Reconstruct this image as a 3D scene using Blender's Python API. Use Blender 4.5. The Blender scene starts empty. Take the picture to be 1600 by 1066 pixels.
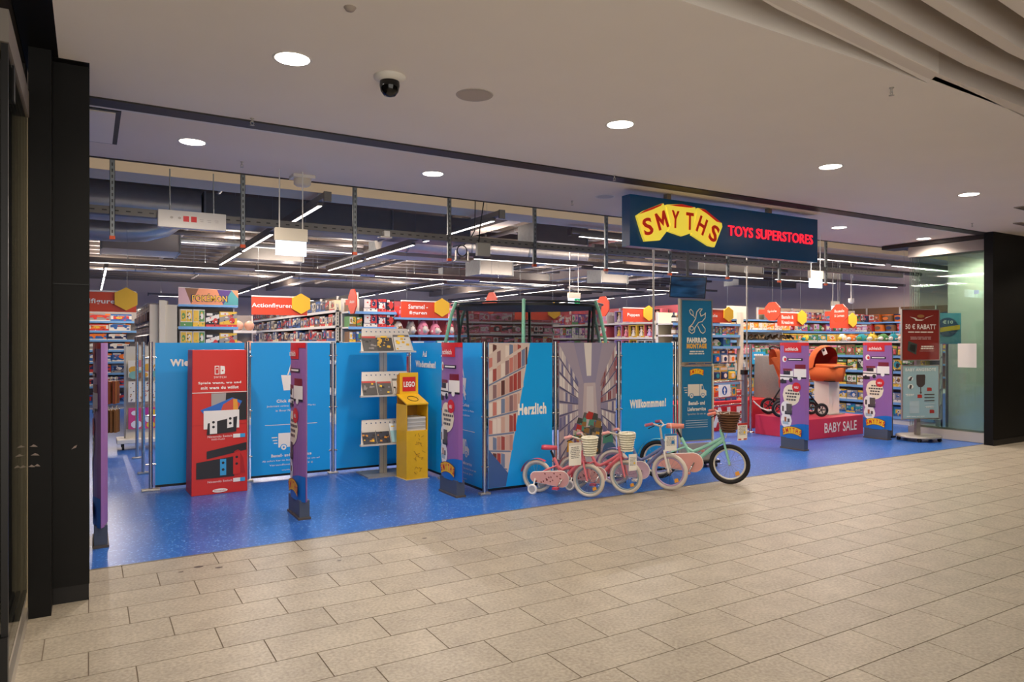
import bpy, math, random
from mathutils import Matrix, Vector
random.seed(7)
R = math.radians
sc = bpy.context.scene
col = sc.collection

# ------------------------------------------------------------------ camera, world, exposure
H = 1.58                      # eye height
F = 1110.0                    # focal length in pixels of a 1600 wide frame
TH = R(30.74)                 # the view is turned this far to the right of the shop's depth axis
ST, CT = math.sin(TH), math.cos(TH)
cam_d = bpy.data.cameras.new('camera')
cam_d.sensor_width = 36.0
cam_d.lens = 36.0 * F / 1600.0
cam_d.shift_y = 2.0 / 1600.0
cam_d.clip_start = 0.05
cam = bpy.data.objects.new('camera', cam_d)
cam.location = (0, 0, H)
cam.rotation_euler = (R(90), 0, -TH)
col.objects.link(cam)
sc.camera = cam

w = bpy.data.worlds.new('world')
sc.world = w
w.use_nodes = True
bg = w.node_tree.nodes['Background']
bg.inputs[0].default_value = (1.0, 0.93, 0.84, 1)
bg.inputs[1].default_value = 1.45
sc.cycles.transparent_max_bounces = 40
sc.view_settings.view_transform = 'Standard'
sc.view_settings.look = 'None'
sc.view_settings.exposure = 0.55
sc.view_settings.gamma = 1.0
sc.view_settings.use_curve_mapping = False
DOWN_W = 100.0        # mall downlights
SOFFIT_W = 115.0      # downlights in the shop's entrance soffit
LINE_W = 48.0       # each linear luminaire
MALL_C = (1.0, 0.84, 0.66)
UP_W = 38.0          # added upward lamps over the luminaires, to brighten the shop ceiling
SHOP_C = (1.0, 0.86, 0.75)
LAMP_E = 5.0

# measured picture points -> real places (plane Y = const, or floor)
def XY(px, Y):
    r = (px - 800) / F
    d = Y / (CT - r * ST)
    return d * (ST + r * CT)
def dep(X, Y):
    return X * ST + Y * CT
def Zat(py, X, Y):
    return H + (535 - py) / F * dep(X, Y)

# ------------------------------------------------------------------ materials
def lin(h):
    h = h.lstrip('#')
    o = []
    for i in (0, 2, 4):
        c = int(h[i:i + 2], 16) / 255
        o.append(c / 12.92 if c <= 0.04045 else ((c + 0.055) / 1.055) ** 2.4)
    return tuple(o) + (1,)
_M = {}
def mat(name, hexc, rough=0.5, metal=0.0, emit=0.0, noise=0.0, scale=30, bump=0.0, alpha=None, spec=0.5):
    if name in _M:
        return _M[name]
    m = bpy.data.materials.new(name)
    m.use_nodes = True
    nt = m.node_tree
    b = nt.nodes['Principled BSDF']
    c = lin(hexc)
    b.inputs['Base Color'].default_value = c
    b.inputs['Roughness'].default_value = rough
    b.inputs['Metallic'].default_value = metal
    b.inputs['Specular IOR Level'].default_value = spec
    if emit:
        b.inputs['Emission Color'].default_value = c
        b.inputs['Emission Strength'].default_value = emit
    if noise or bump:
        tc = nt.nodes.new('ShaderNodeTexCoord')
        n = nt.nodes.new('ShaderNodeTexNoise')
        n.inputs['Scale'].default_value = scale
        n.inputs['Detail'].default_value = 4
        nt.links.new(tc.outputs['Object'], n.inputs['Vector'])
        if noise:
            mx = nt.nodes.new('ShaderNodeMix')
            mx.data_type = 'RGBA'
            mx.inputs[6].default_value = tuple(max(0, x * (1 - noise)) for x in c[:3]) + (1,)
            mx.inputs[7].default_value = tuple(min(1, x * (1 + noise)) for x in c[:3]) + (1,)
            nt.links.new(n.outputs['Fac'], mx.inputs[0])
            nt.links.new(mx.outputs[2], b.inputs['Base Color'])
        if bump:
            bp = nt.nodes.new('ShaderNodeBump')
            bp.inputs['Strength'].default_value = bump
            nt.links.new(n.outputs['Fac'], bp.inputs['Height'])
            nt.links.new(bp.outputs['Normal'], b.inputs['Normal'])
    if alpha is not None:
        b.inputs['Alpha'].default_value = alpha
    _M[name] = m
    return m
def cm(hexc, rough=0.45):                       # plain printed / moulded colour
    return mat('colour_' + hexc.lstrip('#'), hexc, rough)

PALE = mat('ceiling_plaster', '#efe7dd', 0.85, noise=0.03, scale=2)
BLACK = mat('black_panel', '#090807', 0.5, noise=0.25, scale=3, spec=.25)
BLACKM = mat('black_metal', '#1b1a1a', 0.4, 0.3)
DARKT = mat('dark_track', '#3a3431', 0.5, 0.4)
CHROME = mat('chrome', '#c9c6c4', 0.18, 1.0)
STEEL = mat('galvanised_steel', '#8d9294', 0.42, 0.75, noise=0.2, scale=14)
STEELD = mat('dull_steel_sheet', '#75726e', 0.5, 0.3, noise=0.12, scale=5)
ALU = mat('brushed_aluminium', '#bdb8b0', 0.35, 0.7, noise=0.05, scale=40)
WHITE = mat('white_paint', '#e4e0d8', 0.5)
CREAM = mat('cream_paint', '#d8d0bd', 0.5)
SHELFW = mat('shelf_white', '#d9d7d2', 0.45)
RAILB = mat('blue_price_rail', '#6d9fd0', 0.4)
TRUNK = mat('grey_trunking', '#6b6663', 0.5, 0.2)
LAMP = mat('lamp_diffuser', '#fff6ee', 0.4, emit=LAMP_E)
LAMPW = mat('downlight_diffuser', '#fff4e6', 0.4, emit=9)
CONC = mat('concrete', '#a3968a', 0.85, noise=0.18, scale=3)
PIPE = mat('silver_foil_duct', '#b8b3ad', 0.38, 0.55, noise=0.15, scale=8, bump=0.1)
BLUEP = mat('panel_blue', '#08a2f0', 0.38)
RED = cm('#d32a26'); WHT = cm('#f2efe8'); YEL = cm('#f3c51f'); BLK = cm('#1c1a1c')
NAVY = cm('#0b4a7d'); PURP = mat('banner_purple', '#9667a6', 0.4); ORG = cm('#e2622a')
GREYP = cm('#8c8a88'); BLUE = cm('#1670c4'); TEXTW = mat('text_white', '#f6f3ec', 0.5)
RUBBER = mat('rubber_black', '#17161a', 0.75)

# ------------------------------------------------------------------ mesh builder
class MB:
    def __init__(s):
        s.v = []; s.f = []; s.m = []; s.s = []
    def add(s, vs, fs, m=0, sm=False):
        o = len(s.v)
        s.v += [tuple(x) for x in vs]
        for f in fs:
            s.f.append(tuple(i + o for i in f)); s.m.append(m); s.s.append(sm)
        return s
    def box(s, x0, x1, y0, y1, z0, z1, m=0):
        vs = [(x, y, z) for z in (z0, z1) for y in (y0, y1) for x in (x0, x1)]
        return s.add(vs, [(0, 2, 3, 1), (4, 5, 7, 6), (0, 1, 5, 4), (2, 6, 7, 3), (0, 4, 6, 2), (1, 3, 7, 5)], m)
    def hexa(s, lo, hi, m=0):                   # two quads (lists of 4 points)
        return s.add(list(lo) + list(hi), [(3, 2, 1, 0), (4, 5, 6, 7), (0, 1, 5, 4), (1, 2, 6, 5), (2, 3, 7, 6), (3, 0, 4, 7)], m)
    def poly(s, pts, y=0.0, m=0):               # flat face looking to -Y, points (x, z) counter-clockwise
        return s.add([(x, y, z) for x, z in pts], [tuple(range(len(pts)))], m)
    def rect(s, x0, x1, z0, z1, y=0.0, m=0):
        return s.poly([(x0, z0), (x1, z0), (x1, z1), (x0, z1)], y, m)
    def ell(s, cx, cz, rx, rz, y=0.0, m=0, n=24):
        return s.poly([(cx + rx * math.cos(2 * math.pi * i / n), cz + rz * math.sin(2 * math.pi * i / n)) for i in range(n)], y, m)
    def prism(s, pts, y0, y1, m=0, m2=None):
        n = len(pts)
        s.add([(x, y0, z) for x, z in pts], [tuple(range(n))], m)
        s.add([(x, y1, z) for x, z in pts], [tuple(reversed(range(n)))], m if m2 is None else m2)
        vs = [(x, y0, z) for x, z in pts] + [(x, y1, z) for x, z in pts]
        return s.add(vs, [((i + 1) % n, i, i + n, (i + 1) % n + n) for i in range(n)], m if m2 is None else m2)
    def vprism(s, pts, z0, z1, m=0):            # plan outline (x, y) counter-clockwise
        n = len(pts)
        vs = [(x, y, z0) for x, y in pts] + [(x, y, z1) for x, y in pts]
        fs = [tuple(reversed(range(n))), tuple(range(n, 2 * n))] + [(i, (i + 1) % n, (i + 1) % n + n, i + n) for i in range(n)]
        return s.add(vs, fs, m)
    def tube(s, pts, r, n=8, m=0, closed=False, caps=True, sm=True):
        P = [Vector(p) for p in pts]; k = len(P)
        rr = r if isinstance(r, (list, tuple)) else [r] * k
        vs = []; up = None
        for i in range(k):
            if closed:
                t = P[(i + 1) % k] - P[i - 1]
            else:
                t = P[min(i + 1, k - 1)] - P[max(i - 1, 0)]
            t.normalize()
            if up is None:
                a = Vector((0, 0, 1)) if abs(t.z) < 0.9 else Vector((1, 0, 0))
            else:
                a = up
            u = a - t * a.dot(t)
            if u.length < 1e-5:
                u = Vector((1, 0, 0)) - t * t.x
            u.normalize(); up = u
            v = t.cross(u)
            for j in range(n):
                an = 2 * math.pi * j / n
                vs.append(P[i] + (u * math.cos(an) + v * math.sin(an)) * rr[i])
        fs = []
        for i in range(k if closed else k - 1):
            a = i * n; b = ((i + 1) % k) * n
            for j in range(n):
                fs.append((a + j, a + (j + 1) % n, b + (j + 1) % n, b + j))
        s.add(vs, fs, m, sm)
        if caps and not closed:
            s.add(vs[:n], [tuple(reversed(range(n)))], m)
            s.add(vs[-n:], [tuple(range(n))], m)
        return s
    def lathe(s, prof, n=16, m=0, c=(0, 0, 0), axis='z', sm=True):
        vs = []
        for r, h in prof:
            for j in range(n):
                a = 2 * math.pi * j / n
                p = (r * math.cos(a), r * math.sin(a), h)
                if axis == 'y':
                    p = (p[0], -p[2], p[1])
                elif axis == 'x':
                    p = (p[2], p[0], p[1])
                vs.append((p[0] + c[0], p[1] + c[1], p[2] + c[2]))
        fs = []
        for i in range(len(prof) - 1):
            for j in range(n):
                fs.append((i * n + j, i * n + (j + 1) % n, (i + 1) * n + (j + 1) % n, (i + 1) * n + j))
        s.add(vs, fs, m, sm)
        if prof[0][0] > 1e-6:
            s.add(vs[:n], [tuple(reversed(range(n)))], m)
        if prof[-1][0] > 1e-6:
            s.add(vs[-n:], [tuple(range(n))], m)
        return s
    def ring(s, c, rad, r, N=28, n=8, m=0, axis='y'):
        pts = []
        for i in range(N):
            a = 2 * math.pi * i / N
            if axis == 'y':
                pts.append((c[0] + rad * math.cos(a), c[1], c[2] + rad * math.sin(a)))
            else:
                pts.append((c[0] + rad * math.cos(a), c[1] + rad * math.sin(a), c[2]))
        return s.tube(pts, r, n, m, closed=True)
    def mesh(s, name, mats):
        me = bpy.data.meshes.new(name)
        me.from_pydata(s.v, [], s.f)
        for q in mats if isinstance(mats, (list, tuple)) else [mats]:
            me.materials.append(q)
        me.polygons.foreach_set('material_index', s.m)
        me.polygons.foreach_set('use_smooth', s.s)
        me.update()
        return me
    def build(s, name, mats, parent=None, loc=(0, 0, 0), rot=(0, 0, 0), bev=0):
        return obj(name, s.mesh(name, mats), parent, loc, rot, bev)
def obj(name, me, parent=None, loc=(0, 0, 0), rot=(0, 0, 0), bev=0):
    o = bpy.data.objects.new(name, me)
    col.objects.link(o)
    o.location = loc; o.rotation_euler = rot
    if parent is not None:
        o.parent = parent
    if bev:
        b = o.modifiers.new('bevel', 'BEVEL'); b.width = bev; b.segments = 2; b.limit_method = 'ANGLE'
    return o
def tag(o, label, cat, group=None):
    o['label'] = label; o['category'] = cat
    if group:
        o['group'] = group
    return o
def thing(name, label, cat, loc=(0, 0, 0), rz=0.0, group=None):
    o = obj(name, None, None, loc, (0, 0, rz))
    return tag(o, label, cat, group)
def struct(o):
    o['kind'] = 'structure'
    return o
def stuff(o):
    o['kind'] = 'stuff'
    return o
def copy_tree(o, parent=None):
    c = o.copy(); col.objects.link(c)
    if parent is not None:
        c.parent = parent
    for ch in list(o.children):
        copy_tree(ch, c)
    return c

# ------------------------------------------------------------------ lettering (built-in font, flattened to a mesh)
_T = {}
def text_mesh(s, bold, depth, mt):
    k = (s, bold, depth, mt.name)
    if k in _T:
        return _T[k]
    cu = bpy.data.curves.new('t', 'FONT')
    cu.body = s; cu.size = 1; cu.offset = bold; cu.extrude = depth; cu.resolution_u = 3; cu.space_character = 1.13 if bold >= 0.03 else 1.04
    ob = bpy.data.objects.new('t', cu)
    me = bpy.data.meshes.new_from_object(ob)
    bpy.data.objects.remove(ob)
    xs = [v.co.x for v in me.vertices]; ys = [v.co.y for v in me.vertices]
    x0, x1, y0, y1 = min(xs), max(xs), min(ys), max(ys)
    for v in me.vertices:
        v.co = ((v.co.x - x0) / (x1 - x0) - 0.5, -v.co.z, (v.co.y - y0) / (y1 - y0))
    me.materials.clear(); me.materials.append(mt)
    _T[k] = me
    return me
def text(par, s, x, z, wd, ht, mt=None, y=-0.004, bold=0.0, depth=0.0, roll=0.0, name='lettering'):
    """S centred on x, standing on z, wd wide and ht high, on the face that looks to -Y"""
    me = text_mesh(s, bold, depth, mt or TEXTW)
    if par.get('category') == 'panel' and y == -0.004:
        y = -0.0075
    o = obj(name, me, par, (x, y, z), (0, roll, 0))
    o.scale = (wd, 1, ht)
    return o
def lines(mb, x0, x1, z, h, n, y, m=0, gap=1.8, seed=0):
    """small print too blurred to read: rows of word-long bars"""
    rg = random.Random(seed)
    for i in range(n):
        zz = z - i * h * gap
        ind = rg.uniform(0, 0.12) * (x1 - x0)
        x = x0 + ind
        while x < x1 - ind:
            e = min(x1 - ind, x + rg.uniform(0.12, 0.3) * (x1 - x0))
            mb.rect(x, e, zz, zz + h, y, m)
            x = e + 0.03 * (x1 - x0)
    return mb
def logo(par, x, z, wd, y=-0.004):
    """the arched yellow shop logo with red letters"""
    mb = MB()
    n = 12; hh = wd * 0.30
    up = []; dn = []
    for i in range(n + 1):
        t = -1 + 2 * i / n
        c = (1 - t * t) * wd * 0.11
        up.append((x + t * wd / 2, z + hh / 2 + c)); dn.append((x + t * wd / 2 * 0.94, z - hh / 2 + c))
    mb.poly(dn + up[::-1], y)
    b = MB(); e = wd * 0.02
    b.poly([(p[0] + (e if i > n / 2 else -e), p[1] - e) for i, p in enumerate(dn)] + [(p[0] + (e if i < n / 2 else -e), p[1] + e) for i, p in enumerate(up[::-1])], y + 0.001)
    o = mb.build('logo_shape', YEL, par)
    b.build('logo_outline', cm('#8c1f14'), par)
    for i, ch in enumerate('SMYTHS'):
        t = -0.82 + 1.64 * i / 5
        c = (1 - t * t) * wd * 0.11
        text(par, ch, x + t * wd / 2, z - hh * 0.36 + c, wd * (0.14 if ch == 'M' else 0.115), hh * 0.72, RED, y - 0.0012, 0.03, roll=t * 0.42)
    return o

# ================================================================== SETTING
ZC = 3.27          # ceiling height
YT = 5.73          # threshold between tiles and the blue shop floor
# ---- mall floor: slab with tiles
GROUT = mat('tile_joint', '#7d7265', 0.9)
def tile_mat():
    m = bpy.data.materials.new('stone_tile'); m.use_nodes = True
    nt = m.node_tree; b = nt.nodes['Principled BSDF']
    oi = nt.nodes.new('ShaderNodeObjectInfo'); tc = nt.nodes.new('ShaderNodeTexCoord')
    geo = nt.nodes.new('ShaderNodeNewGeometry')
    n1 = nt.nodes.new('ShaderNodeTexNoise'); n1.inputs['Scale'].default_value = 5; n1.inputs['Detail'].default_value = 6
    n2 = nt.nodes.new('ShaderNodeTexNoise'); n2.inputs['Scale'].default_value = 55; n2.inputs['Detail'].default_value = 5
    nt.links.new(geo.outputs['Position'], n1.inputs['Vector']); nt.links.new(geo.outputs['Position'], n2.inputs['Vector'])
    r = nt.nodes.new('ShaderNodeValToRGB')
    r.color_ramp.elements[0].position = 0.3; r.color_ramp.elements[0].color = lin('#8d8476')
    r.color_ramp.elements[1].position = 0.72; r.color_ramp.elements[1].color = lin('#b6ae9d')
    ad = nt.nodes.new('ShaderNodeMath'); ad.operation = 'MULTIPLY_ADD'; ad.inputs[1].default_value = 0.85
    nt.links.new(n2.outputs['Fac'], ad.inputs[0])
    m2 = nt.nodes.new('ShaderNodeMath'); m2.operation = 'MULTIPLY_ADD'; m2.inputs[1].default_value = 0.4; m2.inputs[2].default_value = -0.1
    nt.links.new(n1.outputs['Fac'], m2.inputs[0]); nt.links.new(m2.outputs[0], ad.inputs[2])
    nt.links.new(ad.outputs[0], r.inputs[0])
    hs = nt.nodes.new('ShaderNodeHueSaturation')
    mp = nt.nodes.new('ShaderNodeMapRange'); mp.inputs[3].default_value = 0.95; mp.inputs[4].default_value = 1.06
    nt.links.new(oi.outputs['Random'], mp.inputs[0]); nt.links.new(mp.outputs[0], hs.inputs['Value'])
    nt.links.new(r.outputs[0], hs.inputs['Color']); nt.links.new(hs.outputs[0], b.inputs['Base Color'])
    b.inputs['Roughness'].default_value = 0.42
    bp = nt.nodes.new('ShaderNodeBump'); bp.inputs['Strength'].default_value = 0.06
    nt.links.new(n2.outputs['Fac'], bp.inputs['Height']); nt.links.new(bp.outputs[0], b.inputs['Normal'])
    return m
TILE = tile_mat()
fl = struct(MB().box(-3, 17, -2.5, YT, -0.06, -0.004).build('floor', GROUT))
tl = MB(); g = 0.0022
tl.hexa([(g, g, -0.012), (0.6 - g, g, -0.012), (0.6 - g, 0.302 - g, -0.012), (g, 0.302 - g, -0.012)],
        [(g + .001, g + .001, 0), (0.599 - g, g + .001, 0), (0.599 - g, 0.301 - g, 0), (g + .001, 0.301 - g, 0)])
tile_me = tl.mesh('tile', TILE)
spots = []
for k in range(27):
    y = YT - 0.302 * (k + 1)
    off = 0.195 + 0.2 * (k % 3) - 0.6 * 6
    for n in range(34):
        x = off + 0.6 * n
        if x > 16.4:
            continue
        cx, cy = x + 0.3, y + 0.15
        d = dep(cx, cy); r = cx * CT - cy * ST
        seen = d > 1.2 and abs(r / d) < 0.80 and H / max(d, .1) < 0.62
        spots.append(((0 if seen else 100) + math.hypot(cx, cy), x, y))
spots.sort()
rest = MB()
for i, (_, x, y) in enumerate(spots):
    if i < 300:
        obj('tile', tile_me, fl, (x, y, 0))
    else:
        rest.add([(a + x, b + y, c) for a, b, c in tl.v], tl.f)
stuff(rest.build('tile_field', TILE, fl))
for x, y, r_ in ((.66, 5.42, .022), (.78, 5.33, .018), (.54, 5.36, .012), (2.32, 5.28, .014), (1.55, 5.05, .012), (3.6, 5.2, .012)):
    MB().add([(x + r_ * (1.5 + .3 * math.sin(k * 2.3)) * math.cos(k * .785), y + r_ * math.sin(k * .785), .0008) for k in range(8)], [tuple(range(8))]).build('gum_stain', cm('#4a4038'), fl)

# ---- blue shop floor
def floor_blue():
    m = bpy.data.materials.new('blue_speckled_vinyl'); m.use_nodes = True
    nt = m.node_tree; b = nt.nodes['Principled BSDF']
    tc = nt.nodes.new('ShaderNodeTexCoord')
    v = nt.nodes.new('ShaderNodeTexVoronoi'); v.inputs['Scale'].default_value = 85
    nt.links.new(tc.outputs['Object'], v.inputs['Vector'])
    r = nt.nodes.new('ShaderNodeValToRGB')
    e = r.color_ramp.elements
    e[0].position = 0.0; e[0].color = lin('#255cb0')
    e[1].position = 0.9; e[1].color = lin('#326ac0')
    n = e.new(0.97); n.color = lin('#6a9ee4')
    sp = nt.nodes.new('ShaderNodeSeparateColor')
    nt.links.new(v.outputs['Color'], sp.inputs[0]); nt.links.new(sp.outputs[0], r.inputs[0])
    nt.links.new(r.outputs[0], b.inputs['Base Color'])
    b.inputs['Roughness'].default_value = 0.3
    n2 = nt.nodes.new('ShaderNodeTexNoise'); n2.inputs['Scale'].default_value = 120
    nt.links.new(tc.outputs['Object'], n2.inputs['Vector'])
    bp = nt.nodes.new('ShaderNodeBump'); bp.inputs['Strength'].default_value = 0.05
    nt.links.new(n2.outputs['Fac'], bp.inputs['Height']); nt.links.new(bp.outputs[0], b.inputs['Normal'])
    return m
fs = struct(MB().box(-3, 23.2, YT, 34, -0.06, 0.0).build('floor_shop', floor_blue()))
MB().box(-0.05, 12.2, YT - 0.012, YT + 0.012, -0.01, 0.0015).build('threshold_strip', mat('threshold_dark', '#7a7568', 0.4, 0.3), fs)

# ---- mall ceiling (flat part, its curved edge, void above the slats)
edge = [(17, 3.4), (13, 3.2), (10, 2.98), (8, 2.80), (7, 2.70), (6.06, 2.62), (5.4, 2.555), (4.95, 2.522), (4.62, 2.505), (4.69, 2.595), (3.9, 2.59), (3, 2.59), (-0.16, 2.59)]
cl = MB().vprism(edge[::-1] + [(17, 5.66), (-0.16, 5.66)], ZC, ZC + 0.28)
cei = struct(cl.build('ceiling', PALE))
MB().box(-3, 17, -2.5, 5.7, 4.25, 4.3).build('void_panel', mat('void_grey', '#5d5147', 0.9), cei)
MB().box(-0.16, 2.0, -2.5, 2.588, ZC, ZC + .2).build('ceiling_panel', PALE, cei)
def slat(pts, th, z1):
    m = MB(); n = len(pts)
    f = list(pts); b = [(x - 0.1 * th, y + th) for x, y in pts]
    vs = [(x, y, z) for z in (ZC, z1) for x, y in f + b]
    N = 2 * n; fs_ = []
    for i in range(n - 1):
        fs_ += [(i, n + i, n + i + 1, i + 1), (N + i, N + i + 1, N + n + i + 1, N + n + i), (i, i + 1, N + i + 1, N + i), (n + i, N + n + i, N + n + i + 1, n + i + 1)]
    fs_ += [(0, N, N + n, n), (n - 1, 2 * n - 1, N + 2 * n - 1, N + n - 1)]
    return m.add(vs, fs_)
SLATW = mat('slat_plaster', '#ddd3c8', 0.8)
base = [(2.0, 2.19), (2.6, 2.262), (2.98, 2.31), (3.8, 2.395), (4.58, 2.47), (5.2, 2.49), (5.8, 2.51), (7, 2.58), (9, 2.74), (12, 3.02)]
m = slat(base, 0.075, 3.75)
s0 = m.build('ceiling_slat', SLATW, cei)
for k in range(1, 9):
    dy = -0.215 * k
    m = slat([(x + 0.02 * k, y + dy * (1 + 0.012 * x)) for x, y in base], 0.068, 3.75)
    m.build('ceiling_slat', SLATW, cei)
MB().vprism([(2.6, 2.34), (2.98, 2.30), (3.8, 2.385), (4.58, 2.462), (4.69, 2.594), (3.9, 2.497), (3.0, 2.41)], ZC + .0005, ZC + 0.25).build('ceiling_wedge', PALE, cei)

# ---- dark track over the opening, pale soffit edge, entrance soffit
struct(MB().box(-0.2, 12.2, 5.66, 5.84, ZC - 0.012, ZC + 0.3).build('trim_1', DARKT))
struct(MB().box(-0.2, 12.2, 5.842, 5.90, ZC - 0.006, ZC + 0.3).build('trim_2', WHITE))
sof = struct(MB().box(-3, 13.6, 5.902, 7.48, ZC, ZC + 0.22).build('ceiling_soffit', mat('soffit_plaster', '#ece0d2', 0.85, noise=0.03, scale=2)))
MB().box(-3, 13.6, 7.482, 7.50, ZC - 0.01, ZC + 0.26).build('soffit_edge', DARKT, sof)
# ---- shop ceiling: slab, ribbed deck, beams
SLAB = mat('slab_concrete', '#a6968a', 0.9, noise=0.15, scale=1.5)
cs = struct(MB().box(-3, 23.2, 7.5, 34, 4.45, 4.6).build('ceiling_shop', SLAB))
RIB = mat('deck_rib_metal', '#756d67', 0.5, 0.4)
for k in range(26):
    y = 9.7 + k * 0.95
    MB().box(-3, 23.2, y, y + 0.22, 4.18, 4.45).build('ceiling_rib', RIB, cs)
cb = struct(MB().box(-3, 23.2, 9.0, 9.55, 3.48, 4.45).build('ceiling_beam', mat('beam_cream_paint', '#cfba9c', .8, noise=.06, scale=2)))
struct(MB().box(-3, 23.2, 20.5, 21.0, 4.2, 4.45).build('ceiling_beam', CONC))
for x in (7.0, 15.2):
    struct(MB().box(x, x + 0.35, 9.6, 34, 3.95, 4.44).build('ceiling_beam', CONC))
# ---- walls
WALLG = mat('shop_wall_paint', '#c9b9ae', 0.85, noise=0.05, scale=2)
struct(MB().box(-3, 23.2, 34, 34.2, 0, 4.6).build('wall_back', WALLG))
struct(MB().box(23.2, 23.4, 5.7, 34.2, 0, 4.6).build('wall_right', WALLG))
struct(MB().box(-3.2, -3, 5.3, 34.2, 0, 4.6).build('wall_left', WALLG))
struct(MB().box(13.75, 23.2, 7.0, 7.15, 0, 4.4).build('wall_return', mat('return_white', '#c9c7bf', 0.8)))
struct(MB().box(13.6, 13.75, 5.75, 7.15, 0, 4.4).build('wall_reveal', mat('return_white', '#c9c7bf', 0.8)))
# black piers left and right of the opening
pl = struct(MB().box(-0.20, 0.0, 5.07, 6.0, 0.10, 3.6).build('wall_pier_left', BLACK))
MB().box(-0.195, -0.003, 5.078, 5.9, 0.0, 0.10).build('plinth', BLACKM, pl)
MB().box(-0.202, 0.002, 5.066, 5.07, 1.93, 1.936).build('joint_line', cm('#050505'), pl)
p2 = struct(MB().box(-0.30, -0.19, 4.886, 5.6, 0.0, 3.6).build('wall_pier_front', BLACK))
# scuffs on the piers
sm_ = MB()
for x, z, a in ((-.275, .985, .02), (-.268, .935, .022), (-.285, .87, .018), (-.258, .872, .016)):
    sm_.poly([(x - a, z), (x + a, z - .004), (x + a * .5, z + .006), (x, z + .012), (x - a * .4, z + .005)], 4.884)
sm_.build('scuff_mark', cm('#8f8078'), p2)
sm_ = MB()
sm_.poly([(-.095, .93), (-.07, .94), (-.065, .955), (-.08, .948)], 5.068)
sm_.build('scuff_mark', cm('#8f8078'), pl)
struct(MB().box(-0.33, -0.158, -2.5, 5.66, ZC - 0.002, 3.6).build('trim_3', BLACK))
struct(MB().box(-0.2, 0.0, 5.0, 5.66, ZC - 0.004, 3.6).build('trim_4', BLACK))
pr = struct(MB().box(11.84, 17, 5.56, 5.69, 0.0, 3.6).build('wall_pier_right', BLACK))
MB().box(11.83, 17, 5.545, 5.56, 0.0, 0.09).build('plinth', BLACKM, pr)
for x in (13.1, 14.4, 15.7):
    MB().box(x, x + .008, 5.556, 5.56, 0.09, 3.27).build('joint_line', cm('#050505'), pr)
struct(MB().box(16.9, 17.1, -2.5, 5.7, 0, 4.3).build('wall_mall_end', mat('mall_end_wall', '#8d8175', 0.8)))
struct(MB().box(4.2, 17, -2.7, -2.5, 0, 4.3).build('wall_light_block', mat('light_block_taupe', '#6b6056', 0.7)))  # unseen wall added to keep world light off the right foreground
# neighbour's dim room behind the glass at the left
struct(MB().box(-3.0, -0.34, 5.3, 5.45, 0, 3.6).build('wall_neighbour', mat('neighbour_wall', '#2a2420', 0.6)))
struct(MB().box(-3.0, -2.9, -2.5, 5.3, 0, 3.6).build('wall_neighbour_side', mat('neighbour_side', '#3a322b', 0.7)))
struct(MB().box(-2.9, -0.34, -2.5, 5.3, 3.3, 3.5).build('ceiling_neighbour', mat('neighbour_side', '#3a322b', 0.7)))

# ---- glass shopfront at the left edge
GLASS = bpy.data.materials.new('clear_glass'); GLASS.use_nodes = True
nt = GLASS.node_tree; nt.nodes.clear()
o_ = nt.nodes.new('ShaderNodeOutputMaterial'); mx = nt.nodes.new('ShaderNodeMixShader')
tr = nt.nodes.new('ShaderNodeBsdfTransparent'); tr.inputs[0].default_value = (0.935, 0.975, 0.95, 1)
gl = nt.nodes.new('ShaderNodeBsdfGlossy'); gl.inputs['Roughness'].default_value = 0.02
fr = nt.nodes.new('ShaderNodeFresnel'); fr.inputs[0].default_value = 1.45
nt.links.new(fr.outputs[0], mx.inputs[0]); nt.links.new(tr.outputs[0], mx.inputs[1]); nt.links.new(gl.outputs[0], mx.inputs[2])
nt.links.new(mx.outputs[0], o_.inputs[0])
wl = struct(MB().box(-0.318, -0.304, 3.74, 4.86, 0.17, 2.86).build('window_1', GLASS))
MB().box(-0.335, -0.30, 3.74, 4.884, 0.0, 0.07).build('bottom_rail', ALU, wl)
MB().box(-0.328, -0.308, 3.74, 4.884, 0.12, 0.172).build('glass_clamp', ALU, wl)
MB().box(-0.335, -0.296, 3.70, 4.884, 2.86, 3.0).build('top_rail', mat('rail_grey', '#8a827a', 0.5, 0.3), wl)
MB().box(-0.364, -0.302, 4.887, 4.96, 0.0, 2.95).build('frame_post', mat('frame_tan', '#b5a588', 0.55), wl)
MB().box(-0.42, -0.364, 4.90, 4.96, 0.0, 2.95).build('frame_post', mat('frame_dark', '#4a4238', 0.55), wl)
MB().box(-0.33, -0.30, 3.70, 3.76, 0.0, 0.32).build('corner_fitting', BLACKM, wl)
MB().box(-0.325, -0.30, 3.72, 3.745, 0.3, 2.86).build('edge_seal', BLACKM, wl)
MB().box(-0.345, -0.30, 4.0, 4.07, 2.70, 2.96).build('door_closer', BLACKM, wl)
# ---- folding glass wall parked at the right
wr = struct(MB().box(11.98, 11.995, 5.70, 6.92, 0.16, 3.02).build('window_2', GLASS))
for i, x in enumerate((12.05, 12.12, 12.19, 12.26)):
    MB().box(x, x + .014, 5.72 + .02 * i, 6.92, 0.16, 3.02).build('pane', GLASS, wr)
for i, x in enumerate((11.965, 12.04, 12.11, 12.18, 12.25)):
    MB().box(x, x + .045, 5.69, 6.94, 0.005, 0.16).build('bottom_rail', mat('rail_pale', '#c9c1b4', 0.45, 0.2), wr)
    MB().box(x, x + .045, 5.69, 6.94, 3.02, 3.19).build('top_rail', mat('rail_grey2', '#9a9189', 0.5, 0.2), wr)
MB().box(11.93, 12.30, 5.62, 5.69, 0.0, 3.19).build('jamb', mat('rail_pale', '#c9c1b4', 0.45, 0.2), wr)
MB().box(11.95, 12.33, 5.66, 7.4, 3.20, 3.262).build('stacking_track', DARKT, wr)
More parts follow.
